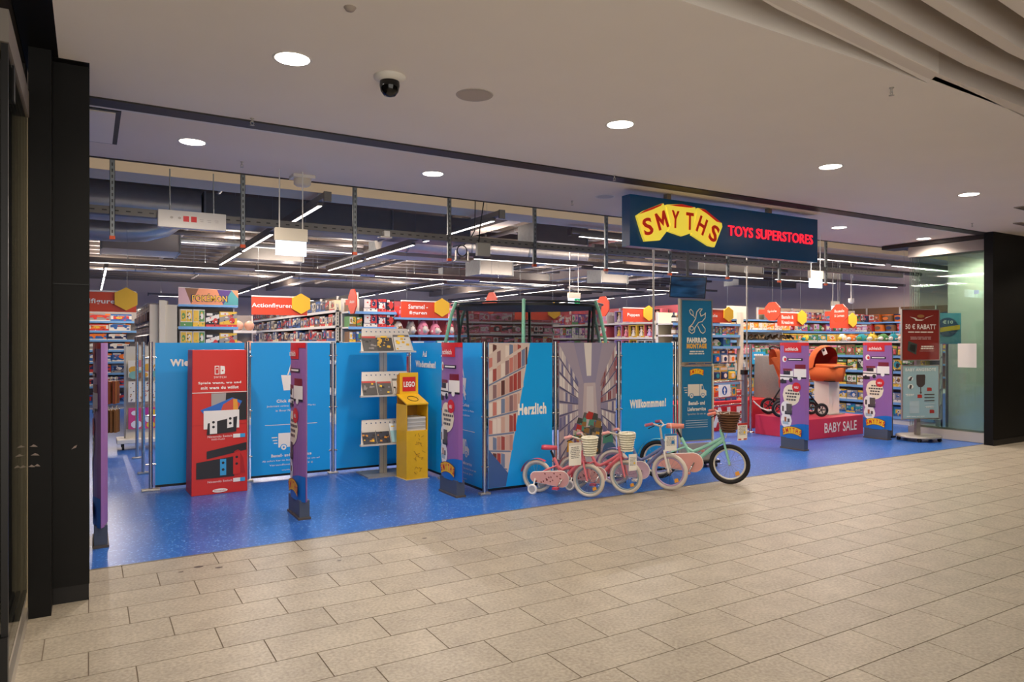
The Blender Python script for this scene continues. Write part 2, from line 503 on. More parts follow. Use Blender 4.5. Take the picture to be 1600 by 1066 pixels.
nb = MB(); nb.rect(-.14, .14, 0, .38); nb.build('notice', cm('#e6e2da'), wr, (11.972, 6.0, 1.18), (0, 0, R(-90)))
nb = MB(); nb.rect(-.035, .035, 0, .06); nb.build('notice', cm('#b9d5ea'), wr, (11.972, 5.86, 2.34), (0, 0, R(-90)))

# ================================================================== LAMPS AND CEILING FITTINGS
ORD = 'first second third fourth fifth sixth seventh eighth ninth tenth eleventh twelfth thirteenth fourteenth fifteenth sixteenth seventeenth eighteenth nineteenth twentieth twenty-first twenty-second twenty-third twenty-fourth twenty-fifth twenty-sixth twenty-seventh twenty-eighth'.split()
def spot(par, z, watt, c, size=150, rad=0.09):
    l = bpy.data.lights.new('lamp', 'SPOT')
    l.energy = watt; l.color = c; l.spot_size = R(size); l.spot_blend = 0.6; l.shadow_soft_size = rad
    o = bpy.data.objects.new('lamp', l); col.objects.link(o)
    o.parent = par; o.location = (0, 0, z)
    return o
dl_rim = MB().lathe([(0.098, 0.0), (0.112, -0.004), (0.116, 0.0)], 28).mesh('rim', WHITE)
dl_dif = MB().lathe([(0.0, -0.002), (0.099, -0.002)], 28).mesh('diffuser', LAMPW)
def downlight(x, y, label, watt, c, off=False):
    t = thing('downlight', label, 'ceiling light', (x, y, ZC), 0, 'recessed downlights')
    obj('rim', dl_rim, t)
    if off:
        MB().add([(.099 * math.cos(R(15 * k)), .099 * math.sin(R(15 * k)), -.003) for k in range(24)], [tuple(reversed(range(24)))]).build('diffuser', mat('unlit_diffuser', '#c5c0ba', 0.6), t)
    else:
        obj('diffuser', dl_dif, t)
        spot(t, -0.02, watt, c)
for x, lb in ((1.04, 'bright round downlight in the mall ceiling, largest one, by the dome camera'), (3.54, 'round downlight in the mall ceiling between ceiling speaker and shop sign'),
              (6.13, 'round downlight in the mall ceiling straight above the shop sign'), (8.64, 'round downlight in the mall ceiling nearest the black pier')):
    downlight(x, 4.31, lb, DOWN_W, MALL_C)
for x, y in ((11.2, 4.31), (-.15 + 1.2, 1.2), (13.8, 4.31)):
    if y < 2.5:
        t = thing('downlight', 'round downlight in the mall ceiling behind the viewer', 'ceiling light', (x, y, 3.26), 0, 'recessed downlights')
        MB().lathe([(0.098, 0.0), (0.112, -0.004), (0.116, 0.0)], 20).build('rim', WHITE, t); spot(t, -.03, DOWN_W, MALL_C)
    else:
        downlight(x, y, 'round downlight in the mall ceiling ' + ('beside the black pier' if x < 12 else 'far past the black pier'), DOWN_W, MALL_C)
for x, lb, off in ((0.745, 'round downlight in the entrance soffit beside the ceiling hatch', 0), (2.96, 'round downlight in the entrance soffit over the brochure stand', 0),
                   (5.14, 'unlit round downlight in the entrance soffit beside the shop sign', 1), (7.3, 'round downlight in the entrance soffit behind the shop sign', 0),
                   (9.49, 'round downlight in the entrance soffit past the end of the sign', 0), (11.7, 'round downlight in the soffit above the folding glass wall', 0), (13.1, 'added round downlight in the soffit, brightening the wall behind the folding glass', 0)):  # the last one is an added lamp that brightens the space behind the glass
    downlight(x, 6.53, lb, SOFFIT_W, SHOP_C, off)

t = thing('dome_camera', 'black glass dome security camera under the mall ceiling', 'camera', (1.64, 4.28, ZC))
MB().lathe([(0.10, 0.0), (0.10, -0.012), (0.075, -0.03), (0.065, -0.034)], 28).build('base_ring', WHITE, t)
MB().lathe([(0.062, -0.034), (0.064, -0.06), (0.056, -0.095), (0.036, -0.122), (0.0, -0.132)], 28).build('dome', mat('smoked_dome', '#0c0b0c', 0.06), t)
t = thing('ceiling_speaker', 'flat round ceiling speaker with mesh cover in mall ceiling', 'speaker', (2.26, 4.30, ZC))
MB().lathe([(0.11, -0.002), (0.125, -0.004), (0.128, 0.0)], 28).build('rim', mat('speaker_rim', '#b8aea4', 0.6), t)
MB().add([(.11 * math.cos(R(15 * k)), .11 * math.sin(R(15 * k)), -.004) for k in range(24)], [tuple(reversed(range(24)))]).build('grille', mat('speaker_mesh', '#b9ada1', 0.8, noise=0.25, scale=300), t)
def sprinkler(x, y, label):
    t = thing('sprinkler_head', label, 'sprinkler', (x, y, ZC), 0, 'ceiling sprinkler heads')
    MB().lathe([(0.016, 0), (0.016, -0.004), (0.006, -0.006), (0.006, -0.03)], 12).build('body', ALU, t)
    m = MB()
    for s in (-1, 1):
        m.tube([(0.005 * s, 0, -.02), (.014 * s, 0, -.035), (.003 * s, 0, -.052)], 0.003, 6)
    m.build('yoke', ALU, t)
    MB().lathe([(0.0, -0.05), (0.018, -0.052), (0.0, -0.055)], 12).build('deflector', ALU, t)
for px, py, lb in ((394, 185, 'small sprinkler head on the dark track above the ceiling hatch end'), (960, 274, 'small sprinkler head on the dark track just before the sign'),
                   (1519, 349, 'small sprinkler head on the dark track near the black pier'), (1393, 137, 'small sprinkler head near the curved ceiling slats'),
                   (378, 253, 'small sprinkler head in the soffit above the red displays'), (894, 314, 'small sprinkler head in soffit beside the unlit downlight')):
    d = (ZC - H) * F / (535 - py); r = (px - 800) / F * d
    sprinkler(d * ST + r * CT, d * CT - r * ST, lb)
t = thing('ceiling_sensor', 'tiny dark round sensor in the mall ceiling by the top edge', 'sensor', (1.0, 3.42, ZC))
MB().lathe([(0.0, -0.012), (0.014, -0.01), (0.018, 0)], 14).build('cap', BLACKM, t)
t = thing('smoke_detector', 'small pale smoke detector in the mall ceiling by the top edge', 'detector', (1.13, 3.5, ZC))
MB().lathe([(0.0, -0.018), (0.02, -0.016), (0.032, 0)], 16).build('cap', mat('detector_grey', '#a89c92', .6), t)
for i, (px, py) in enumerate(((1592, 323), (1590, 348))):
    d = (ZC - H) * F / (535 - py); r = (px - 800) / F * d
    t = thing('ceiling_vent', ('slot ventilation outlet in the ceiling in front of black pier', 'second slot ventilation outlet, closer to the black pier')[i], 'vent', (d * ST + r * CT, d * CT - r * ST, ZC), R(3))
    MB().box(-.02, 1.0, -.05, .05, -.012, 0).build('frame', mat('vent_pale', '#a99f93', .6), t)
    m = MB()
    for k in (-1, 0, 1):
        m.box(0, .98, k * .028 - .006, k * .028 + .006, -.014, -.011)
    stuff(m.build('slot', BLACKM, t))

# linear luminaires on grey trunking
def luminaire(x, y, rz, L, label):
    t = thing('linear_light', label, 'light', (x, y, 3.30), rz, 'linear ceiling lights in the shop')
    MB().box(0, L, -.035, .035, 0.002, .045).build('housing', TRUNK, t)
    MB().box(0.01, L - .01, -.021, .021, -.003, .002).build('diffuser', LAMP, t)
    l = bpy.data.lights.new('tube', 'AREA'); l.shape = 'RECTANGLE'; l.size = L; l.size_y = .045; l.energy = LINE_W * L / 2.4; l.color = SHOP_C
    o = bpy.data.objects.new('tube', l); col.objects.link(o); o.parent = t; o.location = (L / 2, 0, -.007)
    if y < 10 or (x < 6 and y < 12.5):
        return
    l = bpy.data.lights.new('added_uplight', 'AREA'); l.shape = 'RECTANGLE'; l.size = L; l.size_y = .06; l.energy = UP_W * L / 2.4; l.color = SHOP_C  # added uplight for the shop ceiling, not part of the luminaire
    o = bpy.data.objects.new('added_uplight', l); col.objects.link(o); o.parent = t; o.location = (L / 2, 0, .122); o.rotation_euler = (math.pi, 0, 0)
def trunk(x0, y0, x1, y1, label):
    L = math.hypot(x1 - x0, y1 - y0); a = math.atan2(y1 - y0, x1 - x0)
    t = thing('light_rail', label, 'rail', (x0, y0, 3.346), a, 'light trunking rails')
    MB().box(-.12, L, -.04, .04, 0, .07).build('channel', TRUNK, t)
    MB().box(-.15, -.12, -.045, .045, -.045, .075).build('end_cap', mat('trunk_cap', '#4a4543', .5), t)
    for k in range(max(2, int(L / 2.6))):
        MB().tube([(0.3 + k * 2.6, 0, .07), (0.3 + k * 2.6, 0, 1.1)], .003, 5).build('suspension_wire', STEEL, t)
def row(x0, y0, ang, starts, L, where, end):
    ca, sa = math.cos(ang), math.sin(ang)
    trunk(x0, y0, x0 + ca * end, y0 + sa * end, 'grey light rail ' + where)
    for i, s in enumerate(starts):
        luminaire(x0 + ca * s, y0 + sa * s, ang, L, ORD[i] + ' linear light from the entrance on the rail ' + where)
row(2.5, 8.75, R(90), (0.18, 2.96, 5.7), 2.45, 'above the white emergency sign', 8.3)
row(4.93, 8.7, R(90), (0.1, 3.0, 5.75), 2.45, 'above the brochure stand', 8.3)
row(6.8, 9.38, 0, (0.05, 2.95, 5.85, 8.75, 11.65), 2.6, 'running behind the shop sign', 14.6)
row(6.8, 13.0, 0, (0.02, 3.1, 6.2, 9.3, 12.4), 2.6, 'over the trampoline net', 15.4)
row(-.6, 17.75, 0, (0.6, 4.0, 7.0, 10.1, 13.2, 16.3), 2.6, 'crossing the shop behind the aisle signs', 19.5)
for i, (x, wh) in enumerate(((0.33, 'over the blaster shelves'), (4.55, 'over the second aisle'), (8.9, 'over the doll aisle'), (13.2, 'over the bottle shelves'), (17.6, 'over the craft aisle'))):
    row(x, 18.9, R(90), (0.0, 2.9, 5.8), 2.45, wh, 8.6)
row(2.0, 29.5, 0, (0.2, 4.2, 8.2, 12.2, 16.2), 2.6, 'along the rear wall', 19)

# cable tray with struts below the soffit
t = thing('cable_tray', 'perforated grey cable tray running behind the entrance soffit', 'cable tray', (0, 7.8, 2.80))
MB().box(-2.5, 13.2, -.05, .05, 0, .008).build('base_strip', STEELD, t)
MB().box(-2.5, 13.2, -.052, -.046, 0, .075).build('side_strip', STEELD, t)
MB().box(-2.5, 13.2, .046, .052, 0, .075).build('side_strip', STEELD, t)
m = MB()
for k in range(150):
    m.rect(-2.4 + k * .1, -2.36 + k * .1, .03, .042, -.0525)
stuff(m.build('slot', cm('#2b2a2b'), t))
m = MB()
for k in range(6):
    m.tube([(-2.4 + 2.5 * j, -.03 + .012 * k + .005 * math.sin(j * 2.1 + k), .012 + .004 * (k % 2)) for j in range(7)], .006, 5)
stuff(m.build('cable', cm('#56504e'), t))
for i, x in enumerate((0.186, 1.365, 2.557, 3.73, 4.95, 6.12, 7.3, 8.5, 9.7, 10.9)):
    t = thing('ceiling_strut', ORD[i] + ' slotted steel strut from the black pier, holding the cable tray', 'strut', (x, 7.76, 2.56), 0, 'steel struts along the cable tray')
    m = MB().box(-.022, .022, -.022, -.018, 0.03, .98).box(-.022, -.018, -.022, .01, 0.03, .98).box(.018, .022, -.022, .01, 0.03, .98)
    m.build('channel', STEEL, t)
    m = MB()
    for k in range(16):
        m.rect(-.006, .006, .06 + k * .058, .09 + k * .058, -.0225)
    stuff(m.build('slot', cm('#39393b'), t))
    MB().box(-.024, .024, -.024, .02, 0, .032).build('end_cap', cm('#d2501e'), t)
# other services under the slab
def duct(label, X0, X1, Y0, Y1, Z0, Z1, mt=STEELD, name='air_duct', flange=1.4):
    t = thing(name, label, 'duct', ((X0 + X1) / 2, Y0, Z0))
    hx = (X1 - X0) / 2
    MB().box(-hx, hx, 0, Y1 - Y0, 0, Z1 - Z0).build('body', mt, t)
    n = max(1, int((X1 - X0) / flange))
    for k in range(n + 1):
        x = -hx + k * 2 * hx / n
        MB().box(x - .015, x + .015, -.02, Y1 - Y0 + .02, -.02, Z1 - Z0 + .02).build('flange', STEEL, t)
    MB().tube([(-hx * .8, .1, Z1 - Z0), (-hx * .8, .1, 4.45 - Z0)], .006, 5).build('hanger_rod', STEEL, t)
    MB().tube([(hx * .8, .1, Z1 - Z0), (hx * .8, .1, 4.45 - Z0)], .006, 5).build('hanger_rod', STEEL, t)
duct('long grey rectangular air duct behind the entrance struts', 1.55, 6.2, 12.0, 12.7, 3.48, 3.92)
duct('pale grey square duct end behind the round foil duct', .2, 1.62, 16.2, 17.4, 3.45, 4.05, mat('duct_pale', '#a3a09d', .5, .4))
duct('dark rectangular duct over the middle of the shop', 9.5, 13.5, 20.2, 20.49, 3.5, 3.9)
duct('short grey duct above the doll aisle', 5.6, 7.6, 15.2, 15.9, 3.55, 4.0, mat('duct_pale', '#a3a09d', .5, .4))
duct('blue grey fan coil hanging above the craft aisle', 14.2, 16.8, 14.0, 14.8, 3.5, 3.85)
duct('grey duct near the side wall above the round tubs', 18.6, 21.5, 16.5, 17.1, 3.5, 3.9)
def pipe(label, pts, r, mt, name='pipe', cat='pipe', hang=True):
    t = thing(name, label, cat, pts[0])
    o = Vector(pts[0])
    q = [tuple(Vector(p) - o) for p in pts]
    MB().tube(q, r, 14).build('tube', mt, t)
    L = (o - Vector(pts[-1])).length
    d = (Vector(pts[-1]) - o).normalized()
    n = int(L / 1.5)
    for k in range(n):
        c = d * (0.6 + 1.5 * k)
        MB().tube([tuple(c - d * .02), tuple(c + d * .02)], r * 1.06, 14).build('clamp', STEEL, t)
        if hang:
            MB().tube([(c.x, c.y, c.z + r), (c.x, c.y, 4.45 - o.z)], .005, 4).build('hanger_rod', STEEL, t)
pipe('fat round foil covered air duct beside the black pier', [(-2.5, 12.3, 3.72), (1.5, 12.3, 3.72)], .31, PIPE, 'round_duct', 'duct')
pipe('slim foil duct below the fat one, bending upward', [(-2.5, 13.75, 3.47), (.45, 13.75, 3.47), (.8, 13.75, 3.5), (1.1, 13.75, 3.6), (1.33, 13.75, 3.78), (1.42, 13.75, 3.97)], .19, PIPE, 'round_duct', 'duct', False)
pipe('long silver pipe crossing under the ribbed ceiling', [(-2.8, 19.65, 3.56), (12.0, 19.65, 3.56)], .09, PIPE)
pipe('long foil duct above the trampoline', [(5.2, 14.2, 3.74), (10.5, 14.2, 3.74)], .24, PIPE, 'round_duct', 'duct')
pipe('thin white conduit along the concrete beam', [(-2.5, 9.8, 3.56), (13, 9.8, 3.56)], .025, WHITE)
pipe('red sprinkler main pipe along the shop depth', [(10.9, 10.2, 4.05), (10.9, 28, 4.05)], .05, mat('pipe_mauve', '#7d5a58', .5))
pipe('dark sprinkler pipe crossing above the craft aisle', [(11.5, 15.6, 3.62), (22, 15.6, 3.62)], .05, cm('#4d4747'))
pipe('dark sprinkler pipe over the second aisle', [(3.4, 11.5, 4.06), (3.4, 30, 4.06)], .045, cm('#4d4747'))
pipe('pale conduit far over the ribbed ceiling', [(-2.5, 22.4, 3.6), (16, 22.4, 3.6)], .04, ALU)
pipe('dark pipe beside the side wall ceiling', [(18.2, 10.5, 4.03), (18.2, 30, 4.03)], .07, cm('#5a5252'))
for i, (x0, y0, x1, y1, z, r_, nm) in enumerate(((-2.6, 15.2, 5.2, 15.2, 3.72, .05, 'grey pipe crossing behind the pale duct end'), (-2.6, 17.55, 6, 17.55, 3.88, .06, 'grey pipe high over the second aisle sign'), (1.85, 10.4, 1.85, 28, 4.1, .05, 'thin grey pipe running inward above the blaster aisle'),
        (6.62, 10.0, 6.62, 30, 4.09, .06, 'grey pipe running inward above the plush shelves'), (8.2, 10.0, 8.2, 30, 4.09, .05, 'thin pipe running inward above the trampoline'), (12.2, 10.2, 12.2, 30, 4.06, .08, 'thick grey pipe running inward above the lane gate'),
        (13.85, 10.0, 13.85, 30, 4.08, .05, 'thin pipe running inward above the carrycot'), (16.9, 10.0, 16.9, 30, 4.05, .07, 'grey pipe running inward above the last aisle signs'), (9.2, 12.1, 21.5, 12.1, 3.62, .06, 'grey pipe crossing above the bag rows'), (12.8, 16.2, 17.9, 16.2, 3.66, .11, 'silver duct crossing above the craft shelves'))):
    pipe(nm, [(x0, y0, z), (x1, y1, z)], r_, (cm('#6a6462'), STEEL, cm('#585252'), PIPE)[i % 4] if r_ < .1 else PIPE)
for X0, X1, Y0, Y1, Z0, Z1, lb in ((7.6, 8.9, 11.9, 12.5, 3.6, 3.95, 'small grey fan unit above the trampoline net'), (3.0, 4.6, 17.95, 18.6, 3.6, 4.0, 'grey fan unit over the second aisle'), (9.6, 10.7, 17.95, 18.8, 3.55, 3.95, 'grey fan unit above the doll aisle'),
        (14.0, 15.1, 18.0, 18.7, 3.5, 3.9, 'dark fan unit above the craft aisle'), (18.7, 20.3, 13.9, 14.6, 3.5, 3.85, 'dark fan unit near the round tubs wall')):
    duct(lb, X0, X1, Y0, Y1, Z0, Z1, STEELD, 'fan_unit', 2)
def tray(label, x0, x1, y, z):
    t = thing('cable_tray', label, 'cable tray', ((x0 + x1) / 2, y, z)); hx = (x1 - x0) / 2
    MB().box(-hx, hx, -.1, .1, 0, .01).build('base_strip', STEELD, t)
    MB().box(-hx, hx, -.105, -.097, 0, .07).build('side_strip', STEELD, t)
    for k in range(int(hx)):
        MB().tube([(-hx + .5 + 2 * k, .05, .01), (-hx + .5 + 2 * k, .05, 4.45 - z)], .006, 4).build('hanger_rod', STEEL, t)
tray('grey cable tray crossing the shop over the trampoline', 4.5, 14, 11.2, 3.85)
tray('grey cable tray over the aisle signs', 0, 21, 15.0, 3.8)
tray('grey cable tray far at the rear of the shop', 2, 21, 24.0, 3.75)
tray('grey cable tray beside the folding glass wall', 14.3, 21, 11.2, 3.8)

# display box, emergency lights, hatch
t = thing('indicator_box', 'long white indicator panel with two red square displays under the struts', 'panel', (.88, 7.72, 2.79))
MB().box(-.31, .31, -.05, .03, -.085, .085).build('housing', WHITE, t, bev=.006)
for i, x in enumerate((-.06, 0.01)):
    m = MB(); m.rect(x - .026, x + .026, -.02, .035, -.052); m.build('display', mat('dark_red_display', '#8d0f14', .3, emit=.6), t)
m = MB()
for x in (-.19, -.12):
    m.ell(x, .012, .014, .012, -.052)
for x in (.08, .15, .22):
    m.rect(x - .018, x + .018, .008, .012, -.052).rect(x - .012, x + .018, -.01, -.006, -.052)
m.build('print', cm('#b5afa6'), t)
for x in (-.2, .2):
    MB().tube([(x, .02, .085), (x, .02, .5)], .006, 6).build('hanger_rod', STEEL, t)
def emergency(x, y, w, label, sign=False, z=2.43):
    t = thing('emergency_sign', label, 'sign', (x, y, z))
    hh = .235
    MB().box(-w / 2, w / 2, -.03, .03, hh * .6, hh + .03).build('housing', CREAM, t, bev=.004)
    MB().box(-w / 2 + .008, w / 2 - .008, -.012, .012, 0, hh * .6).build('lit_panel', mat('panel_lit', '#dcecff', .3, emit=1.25), t)
    if sign:
        m = MB(); m.rect(0, w / 2 - .01, .01, hh * .58, -.0135); m.build('print', mat('exit_green', '#0f9a5f', .4, emit=.7), t)
        m = MB(); m.poly([(w * .1, .06), (w * .25, .06), (w * .25, .03), (w * .42, .075), (w * .25, .12), (w * .25, .09), (w * .1, .09)], -.0145); m.build('arrow', TEXTW, t)
    for s in (-1, 1):
        MB().tube([(s * w * .36, 0, hh + .03), (s * w * .36, 0, ZC - z if y < 7.5 else 4.45 - z)], .006, 6).build('suspension_rod', WHITE, t)
emergency(1.70, 7.1, .31, 'backlit white emergency sign on two rods over the low barrier')
emergency(9.73, 7.1, .31, 'backlit white emergency sign below the end of the shop sign')
emergency(XY(866, 14), 13.2, .33, 'green emergency exit sign on long rods above the trampoline', True, Zat(475, XY(866, 13.2), 13.2))
emergency(XY(1305, 11.5), 11.5, .3, 'green emergency exit sign hanging before the round tubs wall', True, Zat(487, XY(1305, 11.5), 11.5))
t = thing('ceiling_hatch', 'framed access hatch in the entrance soffit beside the black pier', 'hatch', (.03, 6.42, ZC - .004))
MB().box(-.5, .17, -.5, .5, -.004, .003).build('gap', BLACKM, t)
MB().box(-.5, .135, -.46, .46, -.012, -.004).build('panel', PALE, t)
t = thing('camera_mount', 'white square camera housing under the soffit edge above the emergency sign', 'camera', (1.86, 7.3, ZC))
MB().box(-.11, .11, -.09, .09, -.03, 0).build('base_plate', WHITE, t)
MB().lathe([(.085, -.03), (.085, -.085), (.06, -.105), (0, -.11)], 20).build('dome', CREAM, t)
def wallcam(label, px, py, Y):
    X = XY(px, Y); t = thing('security_camera', label, 'camera', (X, Y, Zat(py, X, Y)))
    MB().lathe([(.08, .1), (.08, .0), (.05, -.04), (0, -.05)], 16).build('housing', WHITE, t)
    MB().tube([(0, 0, .1), (0, 0, 4.45 - Zat(py, X, Y))], .012, 6).build('drop_pole', WHITE, t)
wallcam('white dome camera on a pole in front of the round tubs wall', 1330, 472, 12.5)
t = thing('cable_coil', 'black cable coil hooked on a white bracket beside the light rail', 'cable', (XY(722, 8.85), 8.85, Zat(392, XY(722, 8.85), 8.85)))
MB().ring((0, 0, 0), .075, .009, 24, 6).build('coil', RUBBER, t)
MB().tube([(.02, 0, .07), (.12, 0, .16), (.2, 0, .3), (.22, 0, 1.66)], .008, 6).build('lead', RUBBER, t)
MB().box(-.12, .12, -.03, .03, -.15, -.13).box(-.1, -.09, -.02, .02, -.13, 0).box(.09, .1, -.02, .02, -.13, 0).build('bracket', ALU, t)
t = thing('junction_box', 'grey electrical box on the cable tray past the second light rail', 'box', (XY(753, 7.75), 7.74, Zat(392, XY(753, 7.75), 7.75)))
MB().box(-.09, .09, -.05, .01, -.07, .09).build('housing', mat('box_grey', '#a8a69b', .5), t, bev=.005)
MB().tube([(-.05, 0, .09), (-.03, 0, .3), (.02, 0, .6)], .008, 6).build('conduit', RUBBER, t)
t = thing('presence_sensor', 'small white square sensor box on the cable tray by second light rail', 'sensor', (XY(602, 7.75), 7.72, Zat(368, XY(602, 7.75), 7.75)))
MB().box(-.035, .035, -.03, .03, -.02, .045).build('housing', WHITE, t, bev=.004)
MB().box(-.08, .06, -.03, .06, -.035, -.02).build('base_plate', ALU, t)

# ================================================================== THE HANGING SHOP SIGN
SY = 6.0
t = thing('shop_sign', 'big blue lightbox sign with yellow toy blocks and red lettering over the entrance', 'sign', (6.665, SY, 2.635))
SBLUE = mat('sign_blue', '#024a80', 0.25)
MB().box(-1.6, 1.6, 0, .14, 0, .565).build('body', SBLUE, t, bev=.004)
for x in (-.99, .72):
    MB().box(x - .03, x + .03, .04, .10, .565, .65).build('hanging_post', mat('post_tan', '#8b7f70', .45, .4), t)
SYEL = mat('sign_yellow', '#f7e04c', .4, emit=.34)
SRED = mat('sign_red_top', '#d92317', .4, emit=.12)
SLET = mat('sign_red_letter', '#d3240f', .4, emit=.1)
STXT = mat('sign_red_glow', '#ff2438', .4, emit=.85)
def sg(cx, cy):                                    # read off a 4.706x enlargement
    px, py = 960 + cx / 4.706, 280 + cy / 4.706
    X = XY(px, SY)
    return X - 6.665, Zat(py, X, SY) - 2.635
def sgp(pts):
    q = [sg(*p) for p in pts]
    a = sum(q[i - 1][0] * q[i][1] - q[i][0] * q[i - 1][1] for i in range(len(q)))
    return q if a > 0 else q[::-1]
blocks = [([(152, 270), (205, 235), (345, 180), (362, 205), (398, 352), (322, 452), (212, 460), (190, 400)], [(165, 262), (208, 232), (343, 180), (325, 200), (262, 228)]),
          ([(372, 190), (478, 188), (580, 212), (582, 240), (562, 395), (485, 422), (380, 385), (398, 340), (368, 205)], [(385, 195), (480, 188), (570, 210), (545, 215), (440, 204)]),
          ([(600, 215), (650, 225), (775, 325), (780, 352), (722, 502), (680, 492), (555, 412), (585, 285)], [(606, 220), (650, 226), (772, 325), (735, 316), (662, 256)])]
for i, (body, top) in enumerate(blocks):
    MB().prism(sgp(body), -.03 - .004 * (i == 1), 0.0).build('toy_block', [SYEL], t)
    m = MB(); m.poly(sgp(top), -.0355 - .004 * (i == 1)); m.build('block_top', SRED, t)
for ch, cx, cy, w_, roll in (('S', 226, 352, 88, -16), ('M', 328, 308, 104, -22), ('Y', 428, 300, 72, 2), ('T', 534, 314, 72, 1), ('H', 622, 345, 80, 24), ('S', 712, 404, 80, 26)):
    x, z = sg(cx, cy)
    h = 126 / 4.706 / F * dep(x + 6.665, SY); wd = w_ / 4.706 / F * dep(x + 6.665, SY) * 1.02
    r_ = R(roll)
    if ch == 'M':
        M_ = [(0, 0), (.22, 0), (.24, .56), (.5, .16), (.76, .56), (.78, 0), (1, 0), (.98, 1), (.78, 1), (.5, .54), (.22, 1), (.02, 1)]
        MB().prism([((a - .5) * wd, (b - .5) * h) for a, b in M_], -.003, 0).build('lettering', SLET, t, (x, -.046, z), (0, r_, 0))
        continue
    o = text(t, ch, x - h / 2 * math.sin(r_), z - h / 2 * math.cos(r_), wd, h, SLET, -.046, 0.022 if ch != 'M' else 0.004, 0.003, r_)
x0, z0 = sg(832, 418); x1, z1 = sg(1452, 480); _, z2 = sg(832, 342)
text(t, 'TOYS SUPERSTORES', (x0 + x1) / 2, (z0 + z1) / 2, x1 - x0, (z2 - z0), STXT, -.012, 0.008, 0.006)

# ================================================================== CHROME BARRIER WITH PRINTED PANELS
def post(x, y, label, h=1.585, cl=((1, 0), (-1, 0)), base=.06):
    t = thing('barrier_post', label, 'post', (x, y, 0), 0, 'chrome barrier posts')
    MB().tube([(0, 0, .02), (0, 0, h)], .021, 12).build('pole', CHROME, t)
    MB().box(-base, base, -.035, .035, 0, .022).build('foot_plate', ALU, t, bev=.004)
    for dx, dy in cl:
        for z in (.28, .8, 1.42):
            MB().tube([(dx * .018, dy * .018, z), (dx * .05, dy * .05, z)], .011, 8).build('clamp', CHROME, t)
    return t
XA, YA, YB = .56, 8.46, 6.48
XF = (3.52, 4.41, 5.30, 6.19)
post(XA, YA, 'chrome barrier post at the free end of the blue panel row', base=.09)
post(1.54, YA, 'chrome barrier post behind the red game display')
post(2.52, YA, 'chrome barrier post between second purple gate cover and brochure stand')
post(3.52, YA, 'chrome barrier post in the inner corner behind the brochure stand', cl=((-1, 0), (0, -1)))
post(3.52, (YA + YB) / 2, 'chrome barrier post hidden behind the third purple gate cover', cl=((0, 1), (0, -1)))
post(XF[0], YB, 'chrome barrier post at the outer corner beside the shelf photo panel', cl=((1, 0), (0, 1)))
post(XF[1], YB, 'chrome barrier post between welcome panel and aisle photo panel')
post(XF[2], YB, 'chrome barrier post between aisle photo panel and last blue panel')
post(XF[3], YB, 'chrome barrier post beside the bicycle workshop poster', cl=((-1, 0),))
for i, y in enumerate((9.6, 10.9)):
    post(XA - .005, y, ('thin chrome post behind the free end of the blue panels', 'thin chrome post furthest back behind the blue panels')[i], cl=((0, 1), (0, -1)))
def panel(x, y, rz, wd, label, mt=BLUEP):
    t = thing('room_divider', label, 'panel', (x, y, 0), rz, 'printed barrier panels')
    MB().box(-wd / 2, wd / 2, -.004, .006, .055, 1.575).build('sheet', mt, t)
    MB().box(-wd / 2, wd / 2, -.008, .01, .03, .055).build('edge_strip', BLACKM, t)
    return t
PW = .905
def van(t, x, z, s, y=-.006):
    m = MB()
    m.poly([(x - .1 * s, z), (x + .03 * s, z), (x + .03 * s, z + .11 * s), (x - .1 * s, z + .11 * s)], y)
    m.poly([(x + .035 * s, z), (x + .11 * s, z), (x + .11 * s, z + .045 * s), (x + .085 * s, z + .06 * s), (x + .065 * s, z + .11 * s), (x + .035 * s, z + .11 * s)], y)
    m.poly([(x + .055 * s, z + .06 * s), (x + .08 * s, z + .06 * s), (x + .066 * s, z + .096 * s), (x + .055 * s, z + .096 * s)], y - .001, 1)
    for cx in (-.06, .07):
        m.ell(x + cx * s, z, .026 * s, .026 * s, y - .001, 1).ell(x + cx * s, z, .02 * s, .02 * s, y - .002).ell(x + cx * s, z, .008 * s, .008 * s, y - .003, 1)
    for k in range(3):
        m.rect(x - (.15 - .008 * k) * s, x - .108 * s, z + (.075 - .022 * k) * s, z + (.082 - .022 * k) * s, y)
    return m
def service_print(t, BG):
    m = MB()
    m.poly([(-.09, 1.02), (.07, 1.02), (.10, 1.19), (-.12, 1.20)], -.006)
    m.poly([(-.05, 1.2), (-.035, 1.2), (0.0, 1.30), (.035, 1.2), (.05, 1.2), (.008, 1.33), (-.008, 1.33)], -.0062)
    m.poly([(.03, 1.12), (.12, 1.0), (.085, 1.0), (.10, .95), (.07, .94), (.055, .985), (.03, .96)], -.007, 1)
    m.poly([(.04, 1.10), (.105, 1.005), (.075, 1.005), (.09, .957), (.073, .95), (.06, 1.0), (.04, .985)], -.008)
    m.rect(-.3, .3, .62, .626, -.006)
    m.build('pictogram', [TEXTW, BG], t)
    text(t, 'Click & Collect', 0, .88, .34, .036, bold=.03)
    text(t, 'Jederzeit online einkaufen im Markt', 0, .825, .56, .026)
    text(t, 'in Ihrer Nähe abholen', 0, .775, .36, .026)
    van(t, .0, .36, 1.5).build('delivery_van_print', [TEXTW, BG], t)
    text(t, 'Bestell- und Lieferservice', 0, .25, .46, .036, bold=.03)
    text(t, 'Ab sofort hier im Store. Sprechen Sie uns an!', 0, .195, .66, .027)
    text(t, 'Versandkostenfrei ab 29 €', 0, .15, .50, .022)
    text(t, 'smythstoys.com', 0, .085, .22, .02)
p = panel(1.055, YA, 0, PW, 'blue barrier panel behind the red game display, reading Wiedersehen')
text(p, 'Auf', -.04, 1.425, .14, .075, bold=.04)
text(p, 'Wiedersehen!', 0, 1.32, .62, .08, bold=.05)
p = panel(2.03, YA, 0, PW, 'blue barrier panel with van pictogram behind second purple gate cover')
